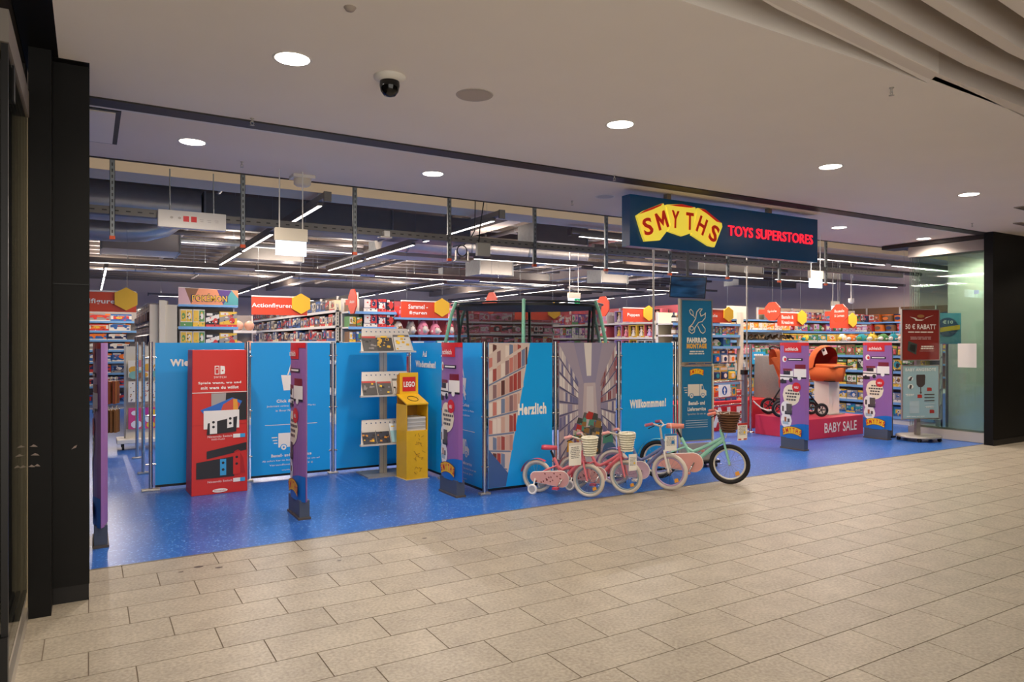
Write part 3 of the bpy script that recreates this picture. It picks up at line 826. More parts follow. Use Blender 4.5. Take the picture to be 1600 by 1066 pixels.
service_print(p, BLUEP)
p = panel(3.015, YA, 0, PW, 'plain blue barrier panel behind the brochure stand')
p = panel(3.52, 7.97, R(-90), PW, 'blue barrier panel reading Auf Wiedersehen beside the yellow dispenser')
text(p, 'Auf', -.02, 1.40, .13, .075, bold=.04)
text(p, 'Wiedersehen!', 0, 1.27, .60, .085, bold=.05)
p = panel(3.52, 6.98, R(-90), PW, 'blue barrier panel with white bag and van pictograms at the outer corner')
service_print(p, BLUEP)
PW2 = .80
p = panel((XF[0] + XF[1]) / 2, YB, 0, PW2, 'barrier panel half shelf photo half blue, reading Herzlich', BLUEP)
SHC = [cm(c) for c in ('#b98c86', '#9d4b48', '#d0bfb8', '#5c3535', '#c27a72', '#8a6a70', '#e0d3cb', '#a33d3b', '#6e7fa0', '#c9a59a')]
rg = random.Random(3)
m = MB()
def divx(z): return -.4 + .80 * (.26 + .38 * (z - .06) / 1.515)
m.poly([(-.398, .06), (divx(.06), .06), (divx(1.573), 1.573), (-.398, 1.573)], -.0055, 2)
rows = [.06, .28, .44, .6, .78, .95, 1.12, 1.28, 1.42, 1.58]
for i in range(len(rows) - 1):
    nst = 13
    def zz(x, k): return min(1.572, max(.06, rows[k] + (x + .4) * (-.35 + .13 * k)))
    for j in range(nst):
        a, b = -.397 + j * .05, -.397 + (j + 1) * .05 - .006
        lim = divx((zz(a, i) + zz(a, i + 1)) / 2 - .03)
        if a > lim - .02:
            continue
        b = min(b, lim)
        q = [(a, zz(a, i) + .022), (b, zz(b, i) + .022), (b, max(zz(b, i) + .024, zz(b, i + 1) - .012 - .02 * rg.random())), (a, max(zz(a, i) + .024, zz(a, i + 1) - .012))]
        if q[2][1] - q[1][1] < .02 or q[3][1] - q[0][1] < .02:
            continue
        m.poly(q, -.0065, rg.randrange(10))
    a = -.397; b = divx(zz(.0, i)) - .01
    if zz(b, i) < 1.55 and i:
        m.poly([(a, zz(a, i)), (b, zz(b, i)), (b, zz(b, i) + .016), (a, zz(a, i) + .016)], -.0075, 8)
m.poly([(-.397, .062), (divx(.062), .062), (divx(.2), .2), (-.397, .46)], -.0085, 10)
m.build('shelf_photo_print', SHC + [cm('#3f5f94')], p)
text(p, 'Herzlich', .14, .80, .36, .125, bold=.05)
p = panel((XF[1] + XF[2]) / 2, YB, 0, PW2, 'barrier panel with printed photo of a toy aisle', mat('aisle_photo_base', '#9d94a6', .4))
AC = [cm(c) for c in ('#8f8aa6', '#c5bdc0', '#a27f86', '#6f6f96', '#d8d2cf', '#8c4f55', '#5d5a7c', '#b7aab0')]
m = MB(); V = (.03, .86); rg = random.Random(5)
m.poly([(-.2, 1.573), (.2, 1.573), (.10, 1.1), (-.06, 1.1)], -.0055, 0)
m.poly([(-.06, 1.573), (.05, 1.573), (.04, 1.2), (-.02, 1.2)], -.006, 4)
m.poly([(-.26, .06), (.32, .06), (.13, .75), (.10, 1.12), (-.06, 1.12), (-.08, .75)], -.0058, 7); m.poly([(-.12, .06), (.2, .06), (.08, .7), (.07, 1.08), (-.02, 1.08), (-.03, .7)], -.0062, 1)
def wedge(z0, z1, sx, f0, f1, k):
    xe = -.398 if sx < 0 else .398
    def at_(z, f): return (V[0] + (xe - V[0]) * f, V[1] + (z - V[1]) * f)
    q = [at_(z0, f1), at_(z0, f0), at_(z1, f0), at_(z1, f1)]
    m.poly(q if sx > 0 else q[::-1], -.007 - .0001 * rg.random(), k)
for sx in (-1, 1):
    for i in range(9):
        z0 = .10 + i * .163
        f = 1.0
        while f > .42:
            f2 = f - rg.uniform(.05, .09)
            wedge(z0 + .025, z0 + .15, sx, max(f2, .4), f - .008, (rg.choice((2, 5, 7, 2, 4)) if sx > 0 and i > 4 else rg.choice((0, 1, 3, 7, 1, 4))))
            f = f2
        wedge(z0, z0 + .02, sx, .4, 1, 6)
m.build('aisle_photo_print', AC, p)
TC = [cm(c) for c in ('#5f5f60', '#8d6b3c', '#b13630', '#4b6a8f', '#7b5a85', '#a08f70', '#3f4440', '#c7bfae', '#d6a02c', '#4f8f7c')]
m = MB(); rg = random.Random(9)
m.poly([(-.19, .30), (.17, .30), (.2, .62), (-.2, .62)], -.0078, 6)
for k in range(70):
    x = rg.uniform(-.18, .16); z = rg.uniform(.32, .76 - 1.2 * max(0, abs(x) - .08)); s = rg.uniform(.02, .05)
    m.poly([(x - s, z - s * .7), (x + s * .8, z - s), (x + s, z + s * .6), (x - .4 * s, z + s)], -.008 - .00003 * k, rg.randrange(10))
for k in range(10):
    m.rect(-.19 + k * .04, -.187 + k * .04, .3, .58, -.0105, 0)
for k in range(6):
    m.rect(-.2, .19, .31 + k * .05, .313 + k * .05, -.0106, 0)
m.ell(.30, .33, .1, .1, -.0108, 3).poly([(.2, .42), (.36, .42), (.34, .55), (.22, .55)], -.0107, 9)
m.poly([(-.3, .36), (-.22, .36), (-.2, .46), (-.28, .5)], -.0107, 8)
m.build('trolley_of_toys_print', TC, p)
p = panel((XF[2] + XF[3]) / 2, YB, 0, PW2, 'blue barrier panel reading Willkommen beside the workshop poster')
text(p, 'Willkommmen!', -.0, .80, .57, .105, bold=.05)

# ================================================================== PURPLE GATE COVERS
def gate_cover(x, y, label, logo_ok=True, crumple=0.0):
    t = thing('gate_cover', label, 'display', (x, y, 0), R(-90), 'purple cardboard gate covers')
    def lens(w, th, n=10):
        return [(-w / 2 + w * i / n, -th / 2 * math.sin(math.pi * i / n) ** .6 if 0 < i < n else 0) for i in range(n + 1)] + \
               [(w / 2 - w * i / n, th / 2 * math.sin(math.pi * i / n) ** .6) for i in range(1, n)]
    o = [(q[0], q[1]) for q in lens(.5, .10)]
    MB().vprism(o, .16, 1.575).build('sleeve', PURP, t)
    MB().box(-.2, .2, -.045, .045, 0, .17).build('gate_foot', mat('foot_greyblue', '#4e5666', .5), t)
    MB().box(-.21, .21, -.055, .055, 0, .02).build('gate_base', mat('foot_brown', '#5a5048', .5), t)
    for sgn in (1,):
        m = MB()
        # print follows the curved face: narrow vertical facets
        def cur(x): 
            u = (x + .25) / .5
            return -.05 * (math.sin(math.pi * min(1, max(0, u))) ** .6 if 0 < u < 1 else 0) - .0025
        def cpoly(x0, x1, z0f, z1f, k, lay=0, n=10):
            for i in range(n):
                a = x0 + (x1 - x0) * i / n; b = x0 + (x1 - x0) * (i + 1) / n
                q = [(a, cur(a) - lay * .0012, z0f(a)), (b, cur(b) - lay * .0012, z0f(b)), (b, cur(b) - lay * .0012, z1f(b)), (a, cur(a) - lay * .0012, z1f(a))]
                m.add(q, [(0, 1, 2, 3)], k)
        def disc(cx, cz, r, k, lay, rz=None):
            rz = rz or r
            cpoly(cx - r, cx + r, lambda a: cz - rz * math.sqrt(max(0, 1 - ((a - cx) / r) ** 2)), lambda a: cz + rz * math.sqrt(max(0, 1 - ((a - cx) / r) ** 2)), k, lay, 14)
        K = lambda v: (lambda a: v)
        cpoly(-.249, .249, lambda a: 1.53 - .25 * (a < 0) * 0 - .0, K(1.576), 0)
        cpoly(-.15, .15, lambda a: 1.43, K(1.535), 0, 1)
        GM = [cm('#d7262e'), BLUE, WHT, cm('#7d1f30'), cm('#25232c'), cm('#f2e6c8'), cm('#5b5350'), cm('#a9c0c8'), cm('#a8623a')]
        m.build('header_print', GM, t); m = MB()
        cpoly(-.249, .249, K(.16), lambda a: .36 + .03 * math.sin(a * 9), 1)
        GM = [cm('#d7262e'), BLUE, WHT, cm('#7d1f30'), cm('#25232c'), cm('#f2e6c8'), cm('#5b5350'), cm('#a9c0c8'), cm('#a8623a')]
        m.build('footer_print', GM, t); m = MB()
        # car and horse trailer
        cpoly(-.24, .02, K(1.02), lambda a: 1.10 if a < -.15 else 1.16, 2, 1); cpoly(-.17, .0, K(1.155), K(1.19), 3, 1)
        cpoly(-.16, -.03, K(1.10), K(1.155), 4, 2); cpoly(-.24, -.1, K(.97), K(1.02), 4, 1); cpoly(-.24, .02, K(1.06), K(1.075), 4, 2)
        cpoly(.03, .22, K(1.07), K(1.19), 2, 1); cpoly(.05, .21, K(1.19), K(1.255), 3, 1); cpoly(.02, .22, K(1.05), K(1.07), 4, 1)
        disc(-.18, 1.0, .035, 4, 2); disc(-.02, 1.02, .032, 4, 2); disc(.12, 1.055, .03, 2, 2)
        m.build('vehicle_print', GM, t); m = MB()
        # club emblem
        disc(-.14, 1.33, .045, 2, 1); disc(-.125, 1.325, .025, 0, 2); cpoly(-.08, .17, K(1.31), K(1.345), 4, 1); cpoly(-.06, .15, K(1.32), K(1.336), 2, 2)
        m.build('emblem', GM, t); m = MB()
        # badge, bubble and picture discs
        disc(-.02, .80, .155, 5, 1); disc(.075, .92, .07, 0, 2)
        for i, (a, b) in enumerate(((-.07, .06), (-.12, .12), (-.09, .08), (-.1, .08))):
            x_ = a
            while x_ < b - .01:
                e = min(b, x_ + .035)
                cpoly(x_, e, K(.855 - .045 * i), K(.88 - .045 * i), 6, 2, 2); x_ = e + .008
        m.build('speech_bubble', GM, t); m = MB()
        disc(-.11, .42, .11, 2, 1)
        cpoly(-.18, -.06, K(.36), K(.41), 7, 2); cpoly(-.14, -.10, K(.4), K(.47), 8, 2); cpoly(-.08, -.04, K(.40), K(.45), 6, 2)
        m.build('picture_disc', GM, t); m = MB()
        disc(-.11, .59, .115, 2, 2)
        cpoly(-.1, 0.0, K(.53), K(.67), 6, 3); cpoly(-.13, .0, K(.51), K(.56), 4, 3); cpoly(-.19, -.15, K(.55), K(.63), 6, 3)
        m.build('picture_disc', GM, t)
    text(t, 'schleich', 0, 1.455, .22, .05, y=-.0585, bold=.02)
    text(t, 'NEU', .075, .90, .07, .035, y=-.0545, bold=.03)
    lg = logo(t, 0, .25, .32, -.0535)
    return t
gate_cover(.075, 6.50, 'purple gate cover seen edge-on beside the black pier')
gate_cover(1.645, 6.58, 'slim purple gate cover seen nearly edge-on before the van pictogram panel')
gate_cover(3.245, 6.68, 'purple gate cover standing between yellow dispenser and outer panel corner')
gate_cover(8.95, 6.89, 'purple gate cover standing in front of the baby sale plinth')
gate_cover(11.10, 6.95, 'purple gate cover beside the grey gate pedestal and dark red poster')
t = thing('gate_pedestal', 'dark grey security gate pedestal behind the last purple gate cover', 'gate', (11.43, 6.93, 0), R(-90))
MB().box(-.03, .03, -.03, .03, 0, 1.5).box(.0, .02, -.10, -.03, .02, 1.5).build('body', mat('gate_grey', '#6b6a6c', .45, .3), t)
MB().box(-.06, .06, -.06, .06, 0, .03).build('base_plate', BLACKM, t)

# ================================================================== RED GAME DISPLAY
t = thing('game_display', 'tall red cardboard console display standing before the first blue panel', 'display', (1.17, 7.93, 0), R(2))
m = MB().hexa([(-.275, 0, 0), (.275, 0, 0), (.275, .36, 0), (-.275, .36, 0)], [(-.265, .0, 1.50), (.265, .0, 1.50), (.265, .30, 1.50), (-.265, .30, 1.50)])
m.build('body', mat('display_red', '#d22d27', .4), t, bev=.004)
m = MB()
m.rect(-.27, .27, 1.055, 1.062, -.004, 0); m.rect(-.268, .268, .72, .724, -.004, 5)
m.rect(-.085, .265, .76, 1.05, -.0045, 1); m.poly([(-.085, .9), (.05, .9), (.06, 1.05), (-.085, 1.05)], -.005, 2)
m.poly([(-.16, .84), (.16, .84), (.22, .96), (.12, 1.0), (-.05, .93), (-.19, .88)], -.006, 3); m.poly([(.0, .84), (.16, .84), (.2, .93), (.13, .99), (.03, .93)], -.0065, 4)
m.poly([(.13, .86), (.18, .86), (.17, .98), (.13, .985)], -.007, 7)
m.rect(-.16, .19, .68, .87, -.0075, 0); m.poly([(-.13, .62), (.16, .64), (.17, .8), (-.12, .74)], -.008, 1)
m.poly([(-.1, .63), (-.03, .63), (-.03, .79), (-.1, .75)], -.009, 0).poly([(.07, .68), (.13, .69), (.13, .85), (.07, .82)], -.009, 0)
for x, z in ((-.065, .75), (-.065, .70), (.1, .78), (.1, .73)):
    m.ell(x, z, .014, .014, -.0095, 1, 10)
m.rect(.13, .25, .575, .615, -.0045, 0).rect(.2, .25, .575, .615, -.005, 6)
m.poly([(-.13, .37), (.265, .44), (.265, .52), (-.13, .45)], -.0045, 1)
m.poly([(-.23, .17), (.14, .17), (.14, .38), (-.23, .34)], -.005, 1); m.poly([(.0, .19), (.06, .19), (.06, .36), (.0, .36)], -.0055, 6)
m.poly([(.14, .2), (.25, .2), (.23, .36), (.18, .45), (.14, .43)], -.0055, 5); m.poly([(.13, .19), (.2, .19), (.2, .44), (.13, .41)], -.006, 8)
for x, z in ((.03, .32), (.03, .25), (.165, .37), (.165, .3)):
    m.ell(x, z, .014, .014, -.0065, 1, 10)
m.rect(.13, .25, .11, .15, -.0045, 0).rect(.2, .25, .11, .15, -.005, 6)
m.ell(-.0, .035, .075, .02, -.0045, 0)
# emblem
m.poly([(-.052, 1.245), (-.006, 1.245), (-.006, 1.335), (-.052, 1.335)], -.0045, 0).poly([(-.044, 1.253), (-.014, 1.253), (-.014, 1.327), (-.044, 1.327)], -.0055, 8).ell(-.029, 1.303, .008, .008, -.006, 0, 10)
m.poly([(.004, 1.245), (.045, 1.25), (.05, 1.29), (.045, 1.33), (.004, 1.335)], -.0045, 0).ell(.026, 1.285, .008, .008, -.0055, 8, 10)
m.build('print', [WHT, cm('#262528'), cm('#a9a39f'), cm('#2b6fc4'), cm('#d2503e'), cm('#b11f1d'), cm('#3aa3d8'), cm('#e8a23a'), mat('display_red', '#d22d27', .4)], t)
text(t, 'SWITCH', 0, 1.205, .12, .022)
text(t, 'Spiele wann, wo und', 0, 1.14, .42, .032, bold=.035)
text(t, 'mit wem du willst', 0, 1.092, .37, .032, bold=.035)
text(t, 'Nintendo Switch', -.0, .588, .24, .022); text(t, 'OLED-Modell', -.02, .562, .13, .016)
text(t, 'Nintendo Switch', -.0, .12, .24, .022); text(t, 'Nintendo', 0, .027, .11, .016, cm('#d2201e'), y=-.0055)

# ================================================================== BROCHURE STAND
t = thing('brochure_stand', 'grey metal stand with three sloping brochure trays before the plain blue panel', 'stand', (3.03, 8.09, 0))
MB().box(-.045, .045, .02, .055, .015, 1.72).build('pole', ALU, t)
MB().box(-.003, .003, .018, .021, .015, 1.72).build('pole_groove', GREYP, t)
MB().box(-.26, .26, -.185, .26, 0, .015).build('base_plate', mat('plate_grey', '#aaa69f', .4, .5), t)
TRZ = (1.47, .955, .385)
TRAYM = mat('tray_grey', '#cdc8c0', .4, .15)
for z in TRZ:
    m = MB()
    m.add([(-.33, -.13, z), (.33, -.13, z), (.30, .02, z + .275), (-.27, .02, z + .275), (-.33, -.124, z), (.33, -.124, z), (.30, .026, z + .275), (-.27, .026, z + .275)],
          [(0, 1, 2, 3), (7, 6, 5, 4), (0, 3, 7, 4), (1, 5, 6, 2), (3, 2, 6, 7), (0, 4, 5, 1)])
    tr_ = m.build('tray', TRAYM, t)
    MB().box(-.345, .345, -.165, -.125, z - .012, z + .008).build('tray_lip', TRAYM, tr_)
    m = MB()
    for k in range(9):
        x = -.22 + k * .058; z_ = z + .235; y_ = -.13 + .15 * (.235 / .275)
        m.add([(x + .009 * math.cos(a * .785), y_ - .002 + .009 * math.sin(a * .785) * .47, z_ + .009 * math.sin(a * .785) * .88) for a in range(8)], [tuple(range(8))])
    stuff(m.build('punched_hole', cm('#2d4a72'), tr_))
BRC = [('#4b4744', '#c23a32', '#8a8480'), ('#55524f', '#b0463c', '#7d7f86'), ('#3a3633', '#b9b2a8', '#d9a92c'), ('#d6d2c8', '#6f6a66', '#d9a92c'), ('#2c3142', '#c8c4ba', '#d08a2c'), ('#e6ecec', '#9cc9d0', '#b6835f')]
def brochure(i, x, tray, wd, hh, kind, label, up=.02):
    z = TRZ[tray]
    sl = math.atan2(.15, .275)
    t2 = thing('brochure', label, 'brochure', (3.03 + x, 8.09 - .136 - .004 * (i % 3), z + .012), 0, 'brochures on the stand')
    a, b, c = BRC[kind]
    rg = random.Random(i * 7 + kind)
    m = MB().box(-wd / 2, wd / 2, -.006, 0, 0, hh)
    y = -.0068
    if kind == 5:
        m.rect(-wd / 2, wd / 2, 0, hh * .62, y, 1); m.ell(wd * .2, hh * .78, wd * .13, hh * .13, y, 2); m.ell(wd * .2, hh * .86, wd * .13, hh * .07, y - .0004, 3); m.rect(-wd * .4, -wd * .2, hh * .82, hh * .88, y, 4)
    else:
        m.rect(-wd / 2, wd / 2, hh * .86, hh, y, 1)
        for k in range(14):
            x0 = rg.uniform(-.45, .35) * wd; z0 = rg.uniform(.05, .75) * hh; s = rg.uniform(.05, .13) * wd
            m.poly([(x0 - s, z0), (x0 + s * .8, z0 - s * .3), (x0 + s, z0 + s), (x0 - s * .5, z0 + 1.2 * s)], y - .00015 * k, rg.choice((2, 3, 3, 2, 0, 3, 2, 0, 4)))
        if kind in (2, 3):
            m.ell(0, hh * .9, wd * .24, hh * .055, y - .003, 4)
    me = m.mesh('brochure', [cm(a), cm(b), cm(c), BLK, YEL])
    o = obj('cover', me, t2, rot=(-sl, 0, 0))
for i, (x, tr, wd, hh, k, lb) in enumerate((
    (-.21, 0, .17, .19, 0, 'dark brochure with rows of small figures, first on the top tray'), (-.03, 0, .20, .20, 2, 'dark grey brochure in the middle of the top tray'), (.19, 0, .20, .21, 3, 'pale brochure with yellow badge at the end of the top tray'),
    (-.215, 1, .17, .175, 0, 'grey brochure with red header on the middle tray'), (-.03, 1, .17, .165, 1, 'smaller grey brochure with red header on the middle tray'), (.18, 1, .21, .20, 3, 'pale photo brochure on the middle tray'),
    (-.22, 2, .16, .165, 4, 'navy brochure, first on the bottom tray'), (-.05, 2, .16, .165, 4, 'navy brochure, second on the bottom tray'), (.15, 2, .21, .235, 5, 'white and turquoise brochure with portrait on the bottom tray'))):
    brochure(i, x, tr, wd, hh, k, lb)

# ================================================================== YELLOW DISPENSER
t = thing('magazine_dispenser', 'yellow cardboard magazine dispenser with red square logo on its header', 'dispenser', (3.25, 7.60, 0), R(3))
YB_ = mat('dispenser_yellow', '#eeb91c', .45, noise=.08, scale=9); YI = mat('dispenser_inside', '#a8720f', .6)
MB().box(-.135, .135, 0, .28, 0, .56).build('lower_box', YB_, t, bev=.003)
MB().box(-.135, -.128, 0, .28, .56, .86).build('side_wall', YB_, t); MB().box(.128, .135, 0, .28, .56, .86).build('side_wall', YB_, t)
MB().box(-.128, .128, .272, .28, .56, 1.2).build('rear_wall', YI, t)
MB().hexa([(-.138, -.01, .86), (.138, -.01, .86), (.138, .27, .955), (-.138, .27, .955)], [(-.138, -.01, .875), (.138, -.01, .875), (.138, .27, .97), (-.138, .27, .97)]).build('sloping_lid', YB_, t)
m = MB()
for k in range(14):
    a = 2 * math.pi * k / 14
lidz = lambda y: .8765 + (y + .01) * .095 / .28 + .0015
pts = []
for k in range(20):
    a = 2 * math.pi * k / 20; pts.append((.06 * math.cos(a), .12 + .07 * math.sin(a), lidz(.12 + .07 * math.sin(a))))
m.tube(pts, .004, 5, closed=True)
m.build('lid_drawing', BLK, t)
MB().box(-.10, .138, .262, .285, .955, 1.22).build('header', YB_, t)
m = MB(); m.rect(-.065, .105, 1.0, 1.17, .2595); m.build('logo_square', RED, t)
text(t, 'LEGO', .02, 1.05, .145, .065, y=.256, bold=.04)
MB().box(-.15, .15, -.015, .29, 0, .006).build('base_sheet', mat('sheet_grey', '#b9b29c', .5), t)
m = MB(); rg = random.Random(4)
for (cx, cz, s) in ((0, .45, .07), (.01, .28, .08), (0, .10, .05)):
    for k in range(9):
        a = rg.uniform(0, 6.3); l = s * rg.uniform(.3, .8); x = cx + rg.uniform(-1, 1) * s * .8; z = cz + rg.uniform(-1, 1) * s * .8
        dx, dz = l * math.cos(a), l * math.sin(a); nx, nz = -.0035 * math.sin(a), .0035 * math.cos(a)
        q = [(x - nx, z - nz), (x + dx - nx, z + dz - nz), (x + dx + nx, z + dz + nz), (x + nx, z + nz)]
        m.poly(q, -.0045)
m.build('line_drawing', cm('#b5841a'), t)
for k in range(7):
    t2 = thing('magazine', ORD[k] + ' magazine from the bottom of the stack inside the yellow dispenser', 'magazine', (3.25, 7.60, .562 + k * .022), R(3 + (k % 3 - 1)), 'magazines in the yellow dispenser')
    m = MB().box(-.115, .115, .02, .26, 0, .020)
    m.build('pages', cm('#b9b3a6') if k % 2 else cm('#d5d0c4'), t2)

# ================================================================== POSTER STANDS
def poster(par, wd, z0, z1, bgm, y=0.0):
    f = MB()
    f.box(-wd / 2, wd / 2, y, y + .02, z0, z1)
    f.build('poster_backing', bgm, par)
    b = .014
    for nm, q in (('frame_side', (-wd / 2 - b, -wd / 2, z0 - b, z1 + b)), ('frame_side', (wd / 2, wd / 2 + b, z0 - b, z1 + b)), ('frame_edge', (-wd / 2, wd / 2, z1, z1 + b)), ('frame_edge', (-wd / 2, wd / 2, z0 - b, z0))):
        MB().box(q[0], q[1], y - .008, y + .022, q[2], q[3]).build(nm, ALU, par)
TEAL = mat('poster_blue', '#20739f', .35)
t = thing('poster_stand', 'tall stand with two blue posters for bicycle assembly and delivery', 'stand', (6.62, 6.55, 0), R(-8))
poster(t, .46, 1.33, 2.11, TEAL); poster(t, .46, .34, 1.27, TEAL)
MB().box(-.27, -.245, .0, .02, .03, 2.13).build('side_pole', CREAM, t); MB().box(.245, .27, .0, .02, .03, 1.3).build('side_pole', CREAM, t)
MB().box(-.27, .27, .0, .02, .03, .3).build('lower_plate', mat('plate_pale', '#b5b0a9', .45, .3), t)
MB().box(-.29, .29, -.1, .12, .05, .08).build('base', BLACKM, t)
for s in (-1, 1):
    MB().lathe([(.03, -.012), (.03, .012)], 12, c=(s * .22, -.09, .03), axis='x').build('castor', RUBBER, t)
    MB().lathe([(.03, -.012), (.03, .012)], 12, c=(s * .22, .11, .03), axis='x').build('castor', RUBBER, t)
def outline(m, pts, wd, y, k=0, closed=True):
    n = len(pts)
    for i in range(n if closed else n - 1):
        a, b = pts[i], pts[(i + 1) % n]
        dx, dz = b[0] - a[0], b[1] - a[1]; L = math.hypot(dx, dz) or 1
        nx, nz = -dz / L * wd / 2, dx / L * wd / 2; ex, ez = dx / L * wd * .4, dz / L * wd * .4
        m.poly([(a[0] - nx - ex, a[1] - nz - ez), (b[0] - nx + ex, b[1] - nz + ez), (b[0] + nx + ex, b[1] + nz + ez), (a[0] + nx - ex, a[1] + nz - ez)], y, k)
m = MB()
def ps(cx, cz): return ((cx - 345) / 390 * .46, 2.11 - (cz - 262) / 740 * .78)
outline(m, [ps(*q) for q in ((330, 480), (345, 400), (380, 362), (418, 362), (385, 400), (400, 450), (440, 430), (460, 410), (455, 470), (415, 515), (370, 525), (320, 590), (315, 640), (280, 660), (245, 635), (245, 585), (290, 545))], .011, -.004)
outline(m, [ps(280 + 22 * math.cos(a * .63), 597 + 24 * math.sin(a * .63)) for a in range(10)], .009, -.004)
outline(m, [ps(*q) for q in ((250, 385), (268, 370), (295, 395), (300, 425), (290, 445), (262, 420))], .009, -.004)
outline(m, [ps(*q) for q in ((298, 440), (318, 468))], .009, -.004, closed=False)
outline(m, [ps(*q) for q in ((415, 550), (455, 600), (455, 635), (425, 658), (395, 640), (360, 570))], .010, -.004, closed=False)
m.build('tool_pictogram', cm('#e9dcc4'), t)
text(t, 'FAHRRAD', 0, 1.575, .30, .065, cm('#efe9da'), bold=.06); text(t, 'MONTAGE', 0, 1.50, .31, .065, cm('#e3b04a'), bold=.06)
m = MB(); lines(m, -.14, .14, 1.455, .016, 2, -.004, seed=2); m.build('small_print', cm('#d8d4c8'), t)
lg = logo(t, 0, 1.19, .21)
van(t, 0, .90, 1.35, -.004).build('delivery_van_print', [cm('#dcd3c3'), TEAL], t)
text(t, 'Bestell- und', 0, .785, .25, .05, cm('#efe9da'), bold=.04); text(t, 'Lieferservice', 0, .71, .28, .05, cm('#efe9da'), bold=.04)
text(t, 'Sprechen Sie uns an', 0, .655, .28, .03, cm('#d8d4c8'))
m = MB()
for k in range(4):
    m.rect(-.17, .17, .585 - .028 * k, .592 - .028 * k, -.004)
m.build('small_print', cm('#b9c8cf'), t)

t = thing('poster_stand', 'rolling poster stand with dark red poster over a light blue one by the glass wall', 'stand', (11.5, 6.5, 0), R(-16))
DR = mat('poster_darkred', '#86342f', .12); LB = mat('poster_paleblue', '#a3c4c9', .2)
poster(t, .72, 1.30, 2.10, DR, -.04); poster(t, .70, .36, 1.20, LB, -.04)
MB().box(-.04, .04, .0, .05, .08, 2.0).build('pole', ALU, t)
MB().lathe([(.33, .06), (.33, .08), (.31, .088), (0, .088)], 28).build('round_base', mat('plate_grey', '#aaa69f', .4, .5), t)
for k in range(5):
    a = 2 * math.pi * k / 5 + .2
    MB().lathe([(.032, -.014), (.032, .014)], 12, c=(.3 * math.cos(a), .3 * math.sin(a), .032), axis='x').build('castor', RUBBER, t)
text(t, '50 € RABATT', 0, 1.79, .60, .085, cm('#efe4dc'), y=-.044, bold=.02)
m = MB()
m.poly([(-.22, 1.99), (-.1, 1.97), (-.06, 1.945), (.06, 1.945), (.1, 1.98), (.26, 2.02), (.08, 1.96), (.02, 1.925), (-.1, 1.925), (-.12, 1.955)], -.044, 0).ell(0, 2.0, .07, .025, -.0435, 1)
mq = MB(); mq.poly([(-.26, 1.45), (-.09, 1.38), (-.07, 1.55), (-.24, 1.60)], -.044, 0).poly([(-.22, 1.46), (-.12, 1.42), (-.1, 1.53), (-.2, 1.55)], -.0445, 1); mq.build('product_print', [cm('#3e433f'), cm('#20211f')], t)
m.rect(-.02, .26, 1.437, 1.44, -.044, 0)
lines(m, -.26, .26, 1.735, .018, 1, -.044, 0, seed=3); lines(m, -.24, .24, 1.66, .008, 3, -.044, 4, 2.2, 5); lines(m, .0, .26, 1.50, .022, 2, -.044, 0, 1.5, seed=7)
m.build('print', [cm('#e6dccf'), cm('#9a6b35'), cm('#3e433f'), cm('#20211f'), cm('#c29d98')], t)
text(t, 'BABY ANGEBOTE', 0, 1.115, .60, .05, cm('#e9efe9'), y=-.044, bold=.03)
m = MB()
m.poly([(-.08, 1.06), (-.09, 1.03), (-.08, .9), (-.04, .86), (.03, .86), (.08, .9), (.09, 1.03), (.08, 1.06)], -.044, 0).rect(-.008, .008, .78, .86, -.044, 0).ell(0, .77, .018, .018, -.0445, 0)
m.ell(-.2, 1.0, .05, .035, -.0435, 1).poly([(-.24, .97), (-.19, .96), (-.16, 1.03), (-.2, 1.02)], -.044, 0).ell(-.2, .87, .055, .04, -.0435, 1).poly([(-.23, .84), (-.19, .83), (-.17, .89), (-.21, .9)], -.044, 0)
for x, z in ((.17, .82), (-.02, .71), (.22, .46)):
    m.poly([(x - .045, z - .025), (x + .045, z - .025), (x + .045, z + .02), (x + .02, z + .03), (x - .045, z + .03)], -.044, 2)
for k in range(4):
    m.rect(.07, .27, .73 - .05 * k, .745 - .05 * k, -.044, 0 if k < 3 else 3)
m.rect(-.22, -.03, .44, .64, -.0435, 3)
lines(m, -.3, -.12, .74, .012, 2, -.044, 1, seed=8); lines(m, .08, .27, .54, .01, 2, -.044, 1, seed=9); lines(m, -.3, .1, .385, .01, 1, -.044, 1, seed=10)
stuff(m.build('print', [cm('#4b4240'), cm('#e9efe9'), cm('#b33a33'), cm('#b7ccce')], t))

# ================================================================== TV SCREEN
X = XY(1075, 7.2)
t = thing('tv_screen', 'flat screen on a black ceiling pole above the workshop poster', 'screen', (X, 7.2, Zat(449, X, 7.2)), R(-38))
a = bpy.data.objects.new('tilt', None)
bpy.data.objects.remove(a)
MB().box(-.245, .245, 0, .04, -.15, .15).build('housing', cm('#101012'), t, (0, 0, 0), (R(14), R(3), 0), .004)
def screen():
    m = bpy.data.materials.new('screen_image'); m.use_nodes = True
    nt = m.node_tree; b = nt.nodes['Principled BSDF']
    tc = nt.nodes.new('ShaderNodeTexCoord'); mp = nt.nodes.new('ShaderNodeMapping'); mp.inputs['Scale'].default_value = (2.2, 1, 9)
    n = nt.nodes.new('ShaderNodeTexNoise'); n.inputs['Scale'].default_value = 1.6
    r = nt.nodes.new('ShaderNodeValToRGB'); r.color_ramp.elements[0].position = .35; r.color_ramp.elements[0].color = lin('#0d2036'); r.color_ramp.elements[1].position = .75; r.color_ramp.elements[1].color = lin('#3c74a8')
    nt.links.new(tc.outputs['Object'], mp.inputs[0]); nt.links.new(mp.outputs[0], n.inputs['Vector']); nt.links.new(n.outputs['Fac'], r.inputs[0])
    nt.links.new(r.outputs[0], b.inputs['Emission Color']); b.inputs['Emission Strength'].default_value = .22; b.inputs['Base Color'].default_value = (0.01, .01, .015, 1); b.inputs['Roughness'].default_value = .15
    return m
